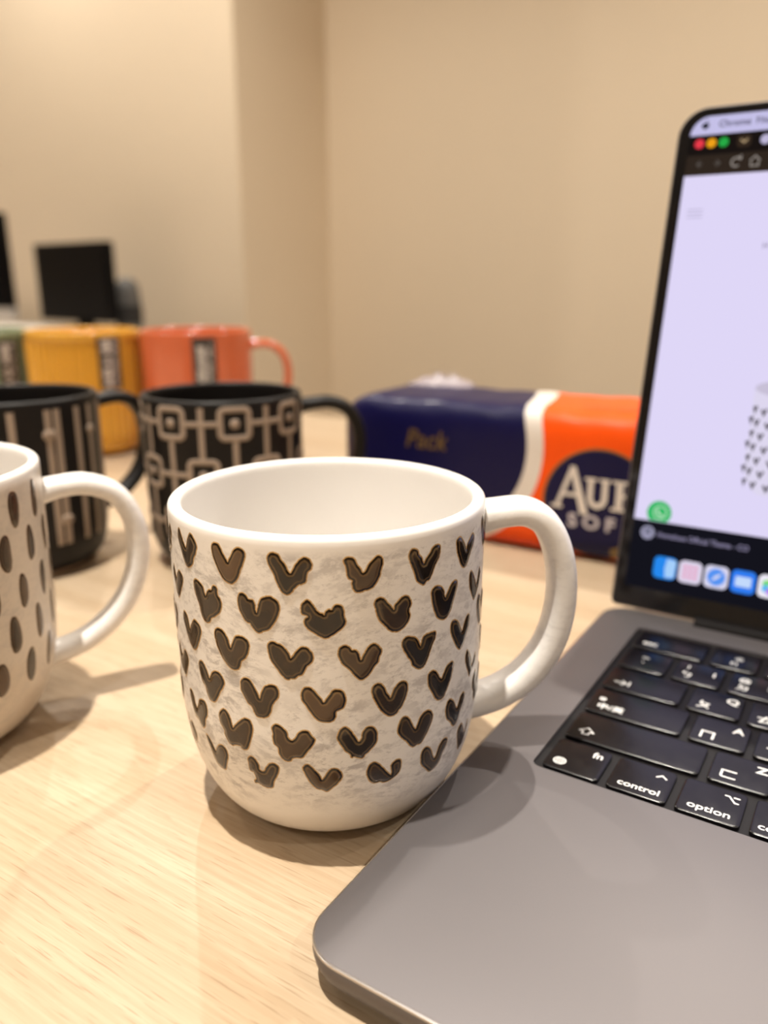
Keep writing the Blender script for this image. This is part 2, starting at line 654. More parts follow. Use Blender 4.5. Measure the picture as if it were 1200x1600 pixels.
def motif_material(name, dark, brown, rim, halo):
    m = new_mat(name, rough=0.28, spec=0.3, coat=0.4, coat_rough=0.07)
    t = NT(m)
    e = t.n('ShaderNodeAttribute', attribute_name='edge').outputs['Fac']
    tint = t.n('ShaderNodeObjectInfo').outputs['Color']
    co = t.obj()
    nz = t.noise(co, 420, 3)
    x = t.math('ADD', e, t.math('MULTIPLY', t.math('SUBTRACT', nz, 0.5), 0.35))
    fac = t.math('ADD', t.math('MULTIPLY', t.math('POWER', tint, 1.5), 1.1), t.math('MULTIPLY', t.math('SUBTRACT', t.noise(co, 160, 2), 0.5), 0.6), clamp=True)
    core = t.mix(fac, dark, brown)
    # from the edge inwards: pale scorch, dark outline, amber line, core
    amber = t.mix(t.math('MULTIPLY', t.noise(co, 110, 2), 0.75), core, tuple(0.45 * q for q in halo))
    c = t.mix(t.math('MULTIPLY', t.math('SUBTRACT', x, 0.75), 3.0, clamp=True), amber, core)
    c = t.mix(t.math('MULTIPLY', t.math('SUBTRACT', x, 0.40), 4.0, clamp=True), rim, c)
    c = t.mix(t.math('MULTIPLY', t.math('ADD', x, 0.12), 5.0, clamp=True), halo, c)
    c = t.mix(t.math('MULTIPLY', t.math('ADD', x, 0.42), 4.5, clamp=True), (0.78, 0.72, 0.62), c)
    t.l(c, t.b.inputs['Base Color'])
    t.l(t.math('ADD', t.math('MULTIPLY', t.noise(co, 300, 2), 0.25), 0.08), t.b.inputs['Roughness'])
    t.bump(t.noise(co, 700, 2), 0.15, 0.0003)
    return m

def washed_white(name, base, grey, zlo, zhi, scale=1.0, amount=0.75, r_in=0.0, inner=None):
    """white glaze brushed over with thin grey strokes between two heights"""
    m = new_mat(name, base, 0.32, spec=0.5, coat=0.15, coat_rough=0.25)
    t = NT(m)
    co = t.obj()
    w = t.noise(co, 30 * scale, 3, out=1)
    v2 = t.n('ShaderNodeVectorMath', operation='MULTIPLY_ADD')
    t.l(w, v2.inputs[0])
    v2.inputs[1].default_value = (0.012, 0.012, 0.012)
    t.l(co, v2.inputs[2])
    st = t.noise(t.mapping(v2.outputs[0], (1, 1, 1.9), (0.7, 1.0, 0.3)), 170 * scale, 5, 0.7)
    st2 = t.noise(t.mapping(v2.outputs[0], (1, 1, 1.7), (-0.8, -0.7, 0)), 330 * scale, 4, 0.7)
    pat = t.noise(co, 48 * scale, 3)
    k = t.math('MULTIPLY', t.ramp(st, [(0.47, (0, 0, 0)), (0.60, (1, 1, 1))]), t.ramp(pat, [(0.34, (0.15, 0.15, 0.15)), (0.62, (1, 1, 1))]))
    k = t.math('MAXIMUM', k, t.math('MULTIPLY', t.ramp(st2, [(0.54, (0, 0, 0)), (0.66, (1, 1, 1))]), 0.6))
    z = t.n('ShaderNodeSeparateXYZ')
    t.l(co, z.inputs[0])
    zz = t.math('ADD', z.outputs[2], t.math('MULTIPLY', t.math('SUBTRACT', pat, 0.5), 0.010))
    up = t.n('ShaderNodeMapRange', interpolation_type='SMOOTHSTEP')
    t.l(zz, up.inputs[0]); up.inputs[1].default_value = zlo; up.inputs[2].default_value = zlo + 0.012
    dn = t.n('ShaderNodeMapRange', interpolation_type='SMOOTHSTEP')
    t.l(z.outputs[2], dn.inputs[0]); dn.inputs[1].default_value = zhi; dn.inputs[2].default_value = zhi - 0.003
    # only on the outside wall
    r = t.math('SQRT', t.math('ADD', t.math('POWER', z.outputs[0], 2.0), t.math('POWER', z.outputs[1], 2.0)))
    k = t.math('MULTIPLY', t.math('MULTIPLY', k, up.outputs[0]), t.math('MULTIPLY', dn.outputs[0], amount))
    outside = t.math('MAXIMUM', t.math('GREATER_THAN', r, r_in), t.math('LESS_THAN', z.outputs[2], 0.034))
    k = t.math('MULTIPLY', k, outside)
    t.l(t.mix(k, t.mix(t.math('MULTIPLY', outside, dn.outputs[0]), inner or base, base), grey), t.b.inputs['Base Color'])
    t.bump(t.math('MULTIPLY', st, outside), 0.06, 0.0004)
    return m

def cup_handle(path, t0, t1, w0, w1, flare=0.35):
    """strap handle; path of (u, z) mm points, half thickness / half width in mm, flared at both roots"""
    pts = catmull([(u * MM, z * MM) for u, z in path], 8)
    def fl(s):
        e = min(s, 1 - s)
        return 1 + flare * max(0, 1 - e / 0.10) ** 2
    return sweep(pts, lambda s: (t0 + (t1 - t0) * s) * MM * fl(s), lambda s: (w0 + (w1 - w0) * s) * MM * (1 + 0.5 * (fl(s) - 1)))

MUGS = 'mugs standing on the wooden table'
WHITE = (0.82, 0.79, 0.755)

# --- the white mug with hearts
HZ = (0.0443, 0.0924, 0.0439, 0.040, 0.0265)
m1 = thing('coffee_mug', 'white mug with rows of brown hearts standing against the laptop', 'mug', (-0.0158, 0.2175, 0), 0, MUGS)
pr1 = mug_profile(*HZ)
rf1 = rfun_of(pr1)
wr1 = wrapper(rf1, 0.0443)
M_HEARTMUG = washed_white('brushed_white_glaze', WHITE, (0.45, 0.42, 0.405), 0.012, 0.0895, amount=0.95, r_in=0.0422)
M_HANDLE = washed_white('handle_white_glaze', WHITE, (0.56, 0.53, 0.51), -0.1, 0.2, 1.1, 0.35)
obj('body', mesh('body', *mug_body(pr1, 0.0038, 0.0265)), M_HEARTMUG, m1)
hp1 = [(42.3, 83.6), (49, 84.9), (56.5, 85.2), (62.5, 81.8), (66.6, 74), (68.6, 64), (68.3, 53), (65.6, 43), (60, 34.2), (52.5, 28.2), (44.5, 25.0), (38.6, 24.3)]
obj('handle', mesh('handle', *cup_handle(hp1, 4.0, 4.4, 6.5, 6.6, 0.25)), M_HANDLE, m1, rot=(0, 0, math.radians(3)))
M_HEART = motif_material('brown_heart_glaze', (0.009, 0.006, 0.0045), (0.105, 0.055, 0.024), (0.007, 0.003, 0.001), (0.46, 0.27, 0.10))
HEARTS = [[0.2,-1448,889,-1433,878,-1415,857,-1400,846,-1388,867,-1373,886,-1362,890,-1346,881,-1332,864,-1339,847,-1355,829,-1363,812,-1387,799,-1408,800,-1424,814,-1443,840,-1459,864],[0.8,-1253,880,-1241,887,-1225,885,-1216,873,-1200,854,-1191,844,-1180,859,-1165,878,-1150,886,-1132,882,-1125,870,-1133,852,-1145,831,-1157,808,-1172,795,-1189,792,-1210,798,-1226,813,-1242,835,-1254,859],[0.3,-1545,769,-1527,749,-1514,738,-1503,753,-1479,767,-1456,762,-1447,750,-1467,722,-1506,687,-1530,700,-1551,728,-1558,751],[0.3,-1363,765,-1349,773,-1328,768,-1313,760,-1306,745,-1300,739,-1292,752,-1283,758,-1270,760,-1265,769,-1256,774,-1245,769,-1244,752,-1233,741,-1229,728,-1239,708,-1262,692,-1282,683,-1288,673,-1304,667,-1321,672,-1333,688,-1338,706,-1356,730,-1364,749],[0.3,-1460,659,-1438,655,-1427,639,-1419,620,-1406,635,-1387,652,-1370,655,-1350,647,-1343,632,-1354,610,-1378,579,-1398,568,-1416,573,-1440,591,-1460,617,-1475,637],[0.3,-1155,766,-1145,772,-1130,768,-1121,760,-1106,759,-1100,749,-1099,736,-1094,727,-1088,741,-1083,755,-1076,766,-1059,772,-1042,772,-1026,765,-1018,752,-1021,732,-1036,708,-1054,689,-1073,683,-1088,676,-1102,681,-1114,692,-1118,698,-1132,700,-1147,716,-1158,735,-1159,754],[0.15,-1047,876,-1037,884,-1023,883,-1013,879,-1007,869,-994,856,-987,844,-978,836,-971,844,-960,859,-946,872,-933,876,-919,870,-912,858,-916,848,-927,839,-930,826,-933,816,-945,810,-954,809,-970,797,-976,789,-989,783,-1003,787,-1014,800,-1024,818,-1031,835,-1044,853,-1049,866],[0.1,-945,759,-936,767,-927,770,-916,761,-906,749,-895,738,-883,736,-878,732,-873,741,-865,746,-854,744,-848,754,-837,758,-825,754,-819,743,-818,727,-813,714,-820,701,-837,689,-859,678,-875,672,-890,676,-908,685,-929,698,-939,709,-938,720,-928,727,-933,732,-945,735,-948,746],[0.55,-816,866,-810,873,-795,874,-783,868,-776,854,-765,843,-759,834,-751,837,-743,848,-732,860,-718,869,-708,872,-698,866,-696,852,-702,836,-705,823,-714,809,-727,796,-743,790,-754,790,-764,787,-780,788,-789,798,-791,811,-788,817,-801,823,-807,835,-809,852],[0.3,-721,749,-717,760,-705,765,-691,761,-679,749,-665,738,-657,728,-655,739,-644,748,-629,757,-615,759,-603,752,-596,737,-604,720,-600,704,-610,687,-631,674,-649,671,-670,677,-688,692,-704,707,-713,724,-716,739],[0.1,-605,863,-597,874,-586,875,-574,869,-570,858,-560,850,-554,838,-548,833,-541,842,-526,854,-514,868,-498,872,-484,868,-482,855,-487,838,-499,825,-508,813,-515,801,-526,788,-538,786,-548,778,-563,785,-577,796,-585,815,-594,834,-602,848],[0,-398,862,-391,869,-376,870,-360,857,-343,839,-334,828,-326,842,-308,854,-291,862,-275,852,-280,834,-297,819,-309,806,-327,789,-347,783,-368,796,-383,818,-394,838],[0,-515,749,-506,761,-490,763,-471,756,-459,744,-456,730,-449,724,-439,735,-424,751,-408,758,-391,756,-389,740,-399,721,-412,701,-422,682,-442,668,-463,668,-486,679,-500,700,-510,725],[0.2,-302,742,-293,759,-273,747,-248,723,-231,706,-217,720,-198,744,-180,730,-193,706,-215,685,-249,668,-273,686,-295,712],[0,-416,638,-408,648,-391,647,-371,634,-356,614,-343,603,-332,617,-317,633,-301,638,-288,627,-293,608,-309,588,-330,565,-356,555,-377,569,-399,595,-413,618],[0.4,-1268,649,-1259,659,-1244,662,-1228,657,-1214,644,-1207,629,-1201,618,-1191,634,-1182,650,-1168,656,-1148,656,-1133,648,-1128,635,-1134,618,-1144,601,-1161,590,-1167,576,-1175,566,-1191,561,-1209,563,-1226,574,-1246,593,-1260,613,-1268,633],[0.3,-1373,532,-1362,544,-1347,544,-1331,531,-1321,517,-1314,507,-1305,519,-1292,531,-1274,537,-1256,534,-1242,520,-1243,505,-1259,487,-1277,465,-1290,448,-1304,443,-1323,446,-1335,461,-1340,477,-1356,487,-1367,506],[0.2,-1563,542,-1547,522,-1525,511,-1507,528,-1493,537,-1467,533,-1458,516,-1477,487,-1501,457,-1530,458,-1551,479,-1571,503],[0.3,-1472,422,-1455,430,-1438,421,-1429,401,-1414,389,-1401,405,-1392,420,-1373,428,-1353,426,-1344,411,-1348,389,-1361,372,-1367,352,-1384,340,-1394,345,-1413,357,-1439,363,-1460,392],[0.35,-1168,531,-1157,543,-1140,545,-1126,536,-1115,521,-1105,506,-1099,496,-1094,508,-1083,528,-1071,535,-1053,539,-1039,535,-1032,522,-1037,505,-1053,489,-1060,472,-1069,454,-1083,446,-1098,444,-1111,445,-1120,453,-1128,469,-1144,478,-1159,497,-1168,512],[0.25,-1061,644,-1054,654,-1043,657,-1030,653,-1015,649,-1002,639,-993,626,-988,616,-978,625,-963,640,-950,648,-934,646,-921,635,-916,620,-924,606,-935,599,-943,590,-951,576,-966,571,-975,564,-989,563,-1000,559,-1017,570,-1033,587,-1049,604,-1058,623],[0.8,-956,522,-949,537,-935,541,-921,536,-908,524,-895,510,-886,499,-876,510,-865,521,-857,531,-843,533,-827,529,-818,514,-817,500,-825,484,-839,478,-849,473,-850,459,-861,448,-886,446,-908,453,-924,469,-940,488,-953,504],[0.6,-836,637,-829,647,-814,650,-802,645,-796,637,-785,637,-775,629,-770,615,-765,608,-758,620,-747,635,-733,646,-719,647,-705,636,-699,624,-707,610,-710,599,-722,589,-736,572,-750,561,-766,556,-780,564,-791,574,-802,587,-818,598,-828,610,-835,623],[0.3,-730,522,-722,535,-707,538,-692,529,-684,514,-675,502,-667,493,-660,505,-651,518,-635,529,-620,530,-607,522,-606,502,-615,480,-628,460,-637,455,-646,445,-665,442,-686,451,-704,469,-716,487,-727,506],[0.05,-626,635,-618,646,-606,649,-583,644,-568,633,-557,615,-552,621,-545,636,-531,642,-505,642,-494,640,-495,624,-508,606,-522,581,-536,560,-550,553,-567,556,-586,569,-590,579,-605,596,-619,615],[0,-520,523,-510,532,-495,532,-480,520,-467,504,-456,498,-448,508,-429,527,-405,532,-395,525,-398,506,-411,480,-429,458,-446,441,-468,440,-485,450,-502,474,-517,495],[0.1,-308,517,-296,532,-274,514,-254,489,-249,469,-236,474,-209,494,-196,481,-216,467,-242,456,-264,444,-284,468,-302,495],[0,-428,402,-419,419,-402,420,-383,406,-367,384,-358,380,-347,392,-333,408,-314,411,-305,398,-316,381,-337,360,-353,336,-376,332,-401,354,-421,371,-428,389],[0.4,-1275,416,-1262,430,-1249,435,-1234,429,-1224,414,-1218,398,-1214,390,-1203,401,-1183,416,-1161,429,-1143,427,-1134,414,-1135,394,-1143,373,-1154,348,-1168,337,-1182,338,-1188,344,-1211,341,-1225,336,-1242,344,-1253,359,-1255,374,-1270,388,-1276,403],[0.4,-1368,324,-1355,322,-1340,310,-1330,295,-1320,287,-1308,303,-1290,317,-1274,319,-1259,310,-1256,292,-1270,265,-1286,240,-1303,238,-1326,243,-1338,256,-1347,278,-1362,303],[0.45,-1161,310,-1149,319,-1135,316,-1123,302,-1120,284,-1102,282,-1093,294,-1079,309,-1063,313,-1048,307,-1048,293,-1058,273,-1071,254,-1079,235,-1098,229,-1118,232,-1134,238,-1147,236,-1145,244,-1138,251,-1144,270,-1159,275,-1161,293],[0.4,-1526,335,-1526,307,-1518,305,-1494,319,-1471,305,-1461,284,-1497,248,-1516,252,-1530,278,-1539,305],[0.6,-1060,419,-1051,429,-1039,430,-1024,423,-1010,412,-1007,398,-994,389,-983,396,-972,411,-956,420,-939,418,-929,407,-918,396,-927,380,-945,360,-962,343,-983,342,-996,338,-1002,330,-1016,328,-1030,335,-1039,350,-1042,367,-1055,375,-1059,387,-1057,402],[0.65,-960,312,-949,321,-935,317,-919,302,-907,289,-899,274,-888,285,-876,301,-862,309,-846,306,-834,294,-832,280,-845,264,-866,248,-884,237,-899,243,-916,246,-930,257,-946,278,-958,300],[0.2,-843,406,-834,422,-818,428,-804,420,-790,402,-776,384,-765,392,-762,407,-750,420,-733,422,-720,413,-714,396,-718,374,-739,354,-756,344,-762,336,-776,337,-791,342,-799,340,-803,350,-819,361,-832,379,-842,394],[0.3,-745,292,-738,307,-723,315,-705,306,-689,291,-672,273,-659,262,-655,272,-659,293,-648,304,-631,306,-623,298,-623,276,-634,259,-650,251,-666,245,-685,244,-698,249,-720,249,-736,260,-744,276],[0.3,-638,399,-630,419,-618,428,-604,425,-591,411,-578,390,-569,383,-561,396,-545,417,-523,423,-506,418,-496,400,-506,378,-524,355,-544,335,-563,334,-577,332,-591,341,-602,353,-619,367,-635,383],[0.35,-538,293,-530,310,-513,311,-495,297,-482,274,-470,261,-460,269,-449,296,-428,308,-408,301,-409,284,-425,262,-437,237,-460,223,-482,222,-505,239,-530,262],[0.15,-336,296,-324,311,-306,309,-283,283,-259,264,-251,284,-246,299,-240,279,-247,259,-258,238,-277,223,-297,224,-323,263]]
hearts = []
for hd in HEARTS:
    th = [hd[i] / 10 for i in range(1, len(hd), 2)]
    zs = [hd[i] / 10 for i in range(2, len(hd), 2)]
    poly = [(math.radians(a) * 44.3, z) for a, z in zip(th, zs)]
    o = obj('heart_motif', glaze_patch(poly, wr1, 0.26, 0.42), M_HEART, m1)
    o.color = (hd[0], hd[0], hd[0], 1)
    hearts.append((sum(th) / len(th), sum(zs) / len(zs), o))
# the same rows carried on round the back
rows = {}
for a, z, o in hearts:
    rows.setdefault(min((84.5, 73, 61.8, 50, 38.6, 28.2), key=lambda q: abs(q - z)), []).append((a, o))
STEP = 360 / 17
for z, lst in rows.items():
    lst.sort(key=lambda q: q[0])
    good = [q for q in lst if -125 < q[0] < -45]
    a = lst[-1][0] + STEP
    k = 0
    while a < lst[0][0] + 360 - STEP * 0.6:
        if not (abs(a - 3) < 15 and (z > 66 or z < 36)):
            src = good[k % len(good)]
            c = src[1].copy()
            COL.objects.link(c)
            c.rotation_euler = (0, 0, math.radians(a - src[0]))
            k += 1
        a += STEP

# --- the white mug with long dabs, cut by the left edge
m2 = thing('coffee_mug', 'white mug with upright brown dabs cut off by the left picture edge', 'mug', (-0.160, 0.2435, 0), 0, MUGS)
pr2 = mug_profile(0.0475, 0.0926, 0.0470, 0.040, 0.029)
wr2 = wrapper(rfun_of(pr2), 0.0475)
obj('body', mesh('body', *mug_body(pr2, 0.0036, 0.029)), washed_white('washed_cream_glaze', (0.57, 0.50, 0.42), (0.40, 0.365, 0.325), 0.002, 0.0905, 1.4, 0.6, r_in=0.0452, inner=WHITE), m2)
hp2 = [(44.6, 79.0), (53, 80.4), (61.8, 80.3), (70.8, 76.0), (76, 67.5), (77.8, 57.5), (76.6, 47), (72.6, 36.8), (66, 28.6), (57, 22.4), (48.5, 19.6), (41.0, 19.0)]
obj('handle', mesh('handle', *cup_handle(hp2, 3.7, 3.8, 5.8, 5.8, 0.25)), M_HANDLE, m2, rot=(0, 0, math.radians(28)))
M_DAB = motif_material('brown_dab_glaze', (0.016, 0.011, 0.008), (0.10, 0.055, 0.028), (0.030, 0.016, 0.008), (0.34, 0.24, 0.15))
for r, z in enumerate((82, 69, 55.2, 42.3, 29.4)):
    for k in range(24):
        a = -11.6 + 15 * k + (-7.1 if r % 2 else 0)
        da = (a - 28 + 180) % 360 - 180
        if abs(da) < 11 and (z > 74 or z < 36) and abs(a - 3.4) > 1:
            continue
        n = 14
        ph = random.random() * 6
        poly = []
        hw, hh = random.uniform(1.9, 2.35), random.uniform(5.4, 6.1)
        for i in range(n):
            q = 2 * math.pi * i / n
            w = 1 + 0.06 * math.sin(3 * q + ph)
            poly.append((math.radians(a) * 47.5 + hw * w * math.copysign(abs(math.cos(q)) ** 0.85, math.cos(q)), z + hh * w * math.copysign(abs(math.sin(q)) ** 0.9, math.sin(q))))
        o = obj('dab_motif', glaze_patch(poly, wr2, 0.18, 0.25), M_DAB, m2)
        t_ = random.uniform(0.1, 0.7)
        o.color = (t_, t_, t_, 1)

# --- the black mugs with raised pale lines
M_BLACKMUG = new_mat('matte_black_glaze', (0.007, 0.0055, 0.005), 0.45, spec=0.25)
M_LINE = new_mat('bare_clay_line', (0.33, 0.255, 0.195), 0.7)
M_RAW = new_mat('raw_clay', (0.62, 0.45, 0.30), 0.85)

def black_mug(loc, R, H, label, haz, zf=0.026, rf=0.030):
    t = thing('coffee_mug', label, 'mug', (*loc, 0), 0, MUGS)
    pr = mug_profile(R, H, R * 0.985, zf, rf)
    obj('body', mesh('body', *mug_body([q for q in pr], 0.0034, rf, 160)), M_BLACKMUG, t)
    obj('foot_ring', mesh('foot_ring', *lathe([(rf - 0.0045, 0.0), (rf - 0.0045, 0.0028), (rf + 0.0012, 0.0034), (rf + 0.0008, 0.0004), (rf - 0.001, -0.0), (rf - 0.0045, 0.0)], 96)), M_RAW, t)
    k = R * 1000 - 2.2
    hp = [(k, H * 1000 - 9.2), (k + 8, H * 1000 - 8.0), (k + 18, H * 1000 - 7.5), (k + 27, H * 1000 - 11), (k + 32.5, H * 1000 - 19), (k + 34.5, H * 1000 - 30), (k + 33, H * 1000 - 41), (k + 28, H * 1000 - 52), (k + 19, H * 1000 - 61), (k + 9, H * 1000 - 66.5), (k, H * 1000 - 68.5), (k - 3.5, H * 1000 - 69)]
    obj('handle', mesh('handle', *cup_handle(hp, 3.6, 3.6, 6.0, 6.0, 0.25)), M_BLACKMUG, t, rot=(0, 0, math.radians(haz)))
    return t, wrapper(rfun_of(pr), R), R * 1000

m4, wr4, R4 = black_mug((-0.0875, 0.4287), 0.0426, 0.0925, 'black mug with pale linked squares and dots behind the heart mug', 11)
A4 = -116.0
for r, z in enumerate((81.3, 55.2, 29.4)):
    for k in range(8):
        a = A4 + 45 * k + (22.5 if r % 2 else 0)
        if abs((a - 11 + 180) % 360 - 180) < 15 and r != 1:
            continue
        s0 = math.radians(a) * R4
        ring = rrect(s0 - 7.2, s0 + 7.2, z - 7.2, z + 7.2, 2.4, 5)
        dense = []
        for p, q in zip(ring, ring[1:] + ring[:1]):
            n = max(1, int(math.dist(p, q) / 2.0))
            dense += [(p[0] + (q[0] - p[0]) * i / n, p[1] + (q[1] - p[1]) * i / n) for i in range(n)]
        sq = obj('square_motif', mesh('square_motif', *bead_line(dense, 1.5, 0.35, wr4, True)), M_LINE, m4)
        obj('dot', mesh('dot', *dome(s0, z, 2.5, 2.5, 0.7, wr4)), M_LINE, sq)
        # link to the next square and to the row below
        s1 = s0 + math.radians(45) * R4
        n = 14
        if abs((a + 45 - 11 + 180) % 360 - 180) >= 15 or r == 1:
            pts = [(s0 + 8.6 + (s1 - s0 - 17.2) * i / n, z) for i in range(n + 1)]
            obj('link_line', mesh('link_line', *bead_line(pts, 1.35, 0.3, wr4)), M_LINE, m4)
        z_end = (81.3, 55.2, 29.4)[r] - 26 - (0 if r < 1 else -2)
        lo = {0: 40.0, 1: 16.0, 2: 15.0}[r]
        pts = [(s0, z - 8.6 + (lo - z + 8.6) * i / 10) for i in range(11)]
        obj('drop_line', mesh('drop_line', *bead_line(pts, 1.5, 0.3, wr4)), M_LINE, m4)
        if r == 1:
            pts = [(s0, z + 8.6 + (89.5 - z - 8.6) * i / 10) for i in range(11)]
            if abs((a - 11 + 180) % 360 - 180) > 8:
                obj('rise_line', mesh('rise_line', *bead_line(pts, 1.5, 0.3, wr4)), M_LINE, m4)

m3, wr3, R3 = black_mug((-0.195, 0.417), 0.0420, 0.0930, 'black mug with pale upright stripes and beads behind the left white mug', 45)
stripes = [-68.2, -45.0, -38.6, -22.5, -9.0, 6.0]
extra = [-91.0, -97.5, -114.0, -128.0, -143.0, -166.0, -172.5, 170.0, 156.0, 141.0, 118.0, 111.5, 95.0, 80.0, 24.0]
beads = {-45.0: [76.0], -38.6: [31.5], -9.0: [75.2], -68.2: [52.0], -97.5: [70.0], -128.0: [40.0], 170.0: [72.0], 141.0: [33.0], 111.5: [64.0]}
for a in stripes + extra:
    s0 = math.radians(a) * R3
    pts = [(s0, 18.5 + (88.5 - 18.5) * i / 24) for i in range(25)]
    st = obj('stripe_motif', mesh('stripe_motif', *bead_line(pts, 1.75, 0.35, wr3)), M_LINE, m3)
    for z in beads.get(a, []):
        obj('bead', mesh('bead', *dome(s0, z, 3.4, 3.2, 0.9, wr3)), M_LINE, st)

# --- the big mugs at the back: green, yellow ribbed, coral
M_LABEL = new_mat('dark_paper_label', (0.045, 0.036, 0.032), 0.6)
M_PRINT = new_mat('pale_label_print', (0.62, 0.57, 0.53), 0.6)

def glossy(name, col, rough=0.16):
    m = new_mat(name, col, rough, spec=0.5, coat=0.5, coat_rough=0.03)
    t = NT(m)
    nz = t.noise(t.obj(), 40, 3)
    t.l(t.mix(nz, tuple(c * 0.9 for c in col), tuple(min(1, c * 1.08) for c in col)), t.b.inputs['Base Color'])
    return m

def big_mug(x, y, label, mat, haz, ribs, lab_a, zl0=60, zl1=104):
    R, H = 0.0488, 0.1085
    t = thing('coffee_mug', label, 'mug', (x, y, 0), 0, MUGS)
    pr = mug_profile(R, H, R * 0.985, 0.022, 0.036)
    radial = None
    if ribs:
        def radial(q, r, z):
            if r < 0.0462 or z > H - 0.0075 or z < 0.012:
                return 0.0
            return -0.0030 * (0.5 + 0.5 * math.cos(q * ribs)) ** 1.5
    obj('body', mesh('body', *mug_body(pr, 0.0036, 0.036, 608 if ribs else 160, radial)), mat, t)
    k = R * 1000 - 2.4
    hp = [(k, 94), (k + 9, 95.5), (k + 19, 94.5), (k + 28, 88.5), (k + 33, 78), (k + 34, 65), (k + 31.5, 52), (k + 25, 40), (k + 15, 31), (k + 6, 26.5), (k, 25)]
    obj('handle', mesh('handle', *cup_handle(hp, 3.6, 3.6, 6.0, 6.0, 0.25)), mat, t, rot=(0, 0, math.radians(haz)))
    # upright paper label with pale print
    wr = wrapper(rfun_of(pr), R)
    s0 = math.radians(lab_a) * R * 1000
    v, f = [], []
    nu, nv = 10, 12
    for j in range(nv + 1):
        for i in range(nu + 1):
            v.append(wr(s0 - 10 + 20 * i / nu, zl0 + (zl1 - zl0) * j / nv, 0.25))
    for j in range(nv):
        for i in range(nu):
            a = j * (nu + 1) + i
            f.append((a, a + 1, a + nu + 2, a + nu + 1))
    lb = obj('paper_label', mesh('paper_label', v, f), M_LABEL, t)
    rnd = random.Random(int(lab_a * 10) + 5)
    bars = []
    for (c0, c1, dens) in ((-6.4, 0.6, 0.86), (2.4, 4.6, 0.72), (5.6, 6.8, 0.55)):
        z = zl0 + 2.5
        while z < zl1 - 4:
            L = rnd.uniform(1.2, 3.2)
            if rnd.random() < dens:
                nn = 4
                b = len(bars)
                w0 = c0 + rnd.uniform(0, 0.25) * (c1 - c0)
                vv = [wr(s0 + w0 + (c1 - w0) * i / nn, z + L * jj, 0.34) for jj in (0, 1) for i in range(nn + 1)]
                bars.append((vv, [(i, i + 1, nn + 2 + i, nn + 1 + i) for i in range(nn)]))
            z += L + rnd.uniform(0.3, 0.9)
    obj('print', mesh('print', *merge(bars)), M_PRINT, lb)
    return t

big_mug(-0.1674, 0.722, 'coral pink mug with a dark paper label and its handle to the right', glossy('coral_glaze', (0.60, 0.135, 0.055)), 8, 0, -70)
big_mug(-0.2680, 0.722, 'mustard yellow ribbed mug with a dark paper label', glossy('mustard_glaze', (0.70, 0.36, 0.04), 0.2), 100, 42, -46)
big_mug(-0.3690, 0.722, 'sage green ribbed mug cut off by the left picture edge', glossy('sage_glaze', (0.22, 0.27, 0.17)), 110, 40, -28, 54, 100)

# ------------------------------------------------------------------ laptop (all measures in mm, origin = front left corner of the fn key, z = 0 on the deck)
M_ALU = new_mat('space_grey_aluminium', (0.36, 0.345, 0.345), 0.5, 0.6)
_t = NT(M_ALU)
_gr = _t.noise(_t.obj(), 6500, 2, 0.5)
_t.l(_t.mix(_gr, (0.115, 0.105, 0.107), (0.158, 0.145, 0.148)), _t.b.inputs['Base Color'])
_t.bump(_gr, 0.10, 0.00004)
M_WELL = new_mat('black_keyboard_deck', (0.005, 0.004, 0.0045), 0.55, spec=0.25)
M_KEY = new_mat('black_keycap', (0.005, 0.004, 0.005), 0.3, spec=0.35)
_t = NT(M_KEY)
_t.l(_t.math('ADD', _t.math('MULTIPLY', _t.noise(_t.obj(), 240, 3), 0.16), 0.16), _t.b.inputs['Roughness'])
M_LEGEND = new_mat('white_legend', (0.70, 0.69, 0.67), 0.5, emit=(1.0, 0.97, 0.92), estr=0.06)
M_GLASS = new_mat('black_glass', (0.004, 0.004, 0.005), 0.08, spec=0.5)
M_RUBBER = new_mat('dark_rubber', (0.02, 0.02, 0.02), 0.8)

DECK = 0.011
lap = thing('laptop', 'open grey laptop with black keys and a lit lavender screen', 'laptop', (-0.07144 * CY - 0.19881 * SY, -0.07144 * SY + 0.19881 * CY, DECK), YAW)

def lm(name, vf, mat, parent=lap, smooth=True, ang=35, loc=None, rot=None):
    me = mesh(name, [(x * MM, y * MM, z * MM) for x, y, z in vf[0]], vf[1], smooth)
    if smooth:
        sharp(me, ang)
    return obj(name, me, mat, parent, loc, rot)

X0, X1, Y0, Y1 = -20.4, 292.2, -92.6, 132.5
KX1 = 14.5 * 19 - 2.2
def dl(x0, x1, y0, y1, r, z, seg=10):
    return [(x, y, z) for x, y in rrect(x0, x1, y0, y1, r, seg)]
loops = []
for ins, z in ((9, -9.4), (5.5, -9.1), (3.0, -8.2), (1.3, -6.6), (0.35, -4.6), (0.0, -2.6), (0.0, -0.45), (0.13, -0.13), (0.45, 0.0)):
    loops.append(dl(X0 + ins, X1 - ins, Y0 + ins, Y1 - ins, max(11.5 - ins, 2.0), z))
wx0, wx1, wy0, wy1 = -2.7, KX1 + 2.7, -1.5, 114.0
loops.append(dl(wx0, wx1, wy0, wy1, 2.6, 0.0))
loops.append(dl(wx0, wx1, wy0, wy1, 2.6, -1.15))
base = lm('base', loft(loops, True, False), M_ALU, ang=30)
M_CHAMFER_HIGHLIGHT = new_mat('highlight_aluminium_edge', (0.62, 0.61, 0.62), 0.22, 1.0)  # brighter metal than the base, painting the edge highlight onto the chamfer
ch = [dl(X0 + i, X1 - i, Y0 + i, Y1 - i, 11.5 - i, z) for i, z in ((-0.02, -0.55), (-0.02, -0.38), (0.10, -0.10), (0.38, 0.02), (0.55, 0.015))]
lm('chamfer_highlight', loft(ch, False, False), M_CHAMFER_HIGHLIGHT)
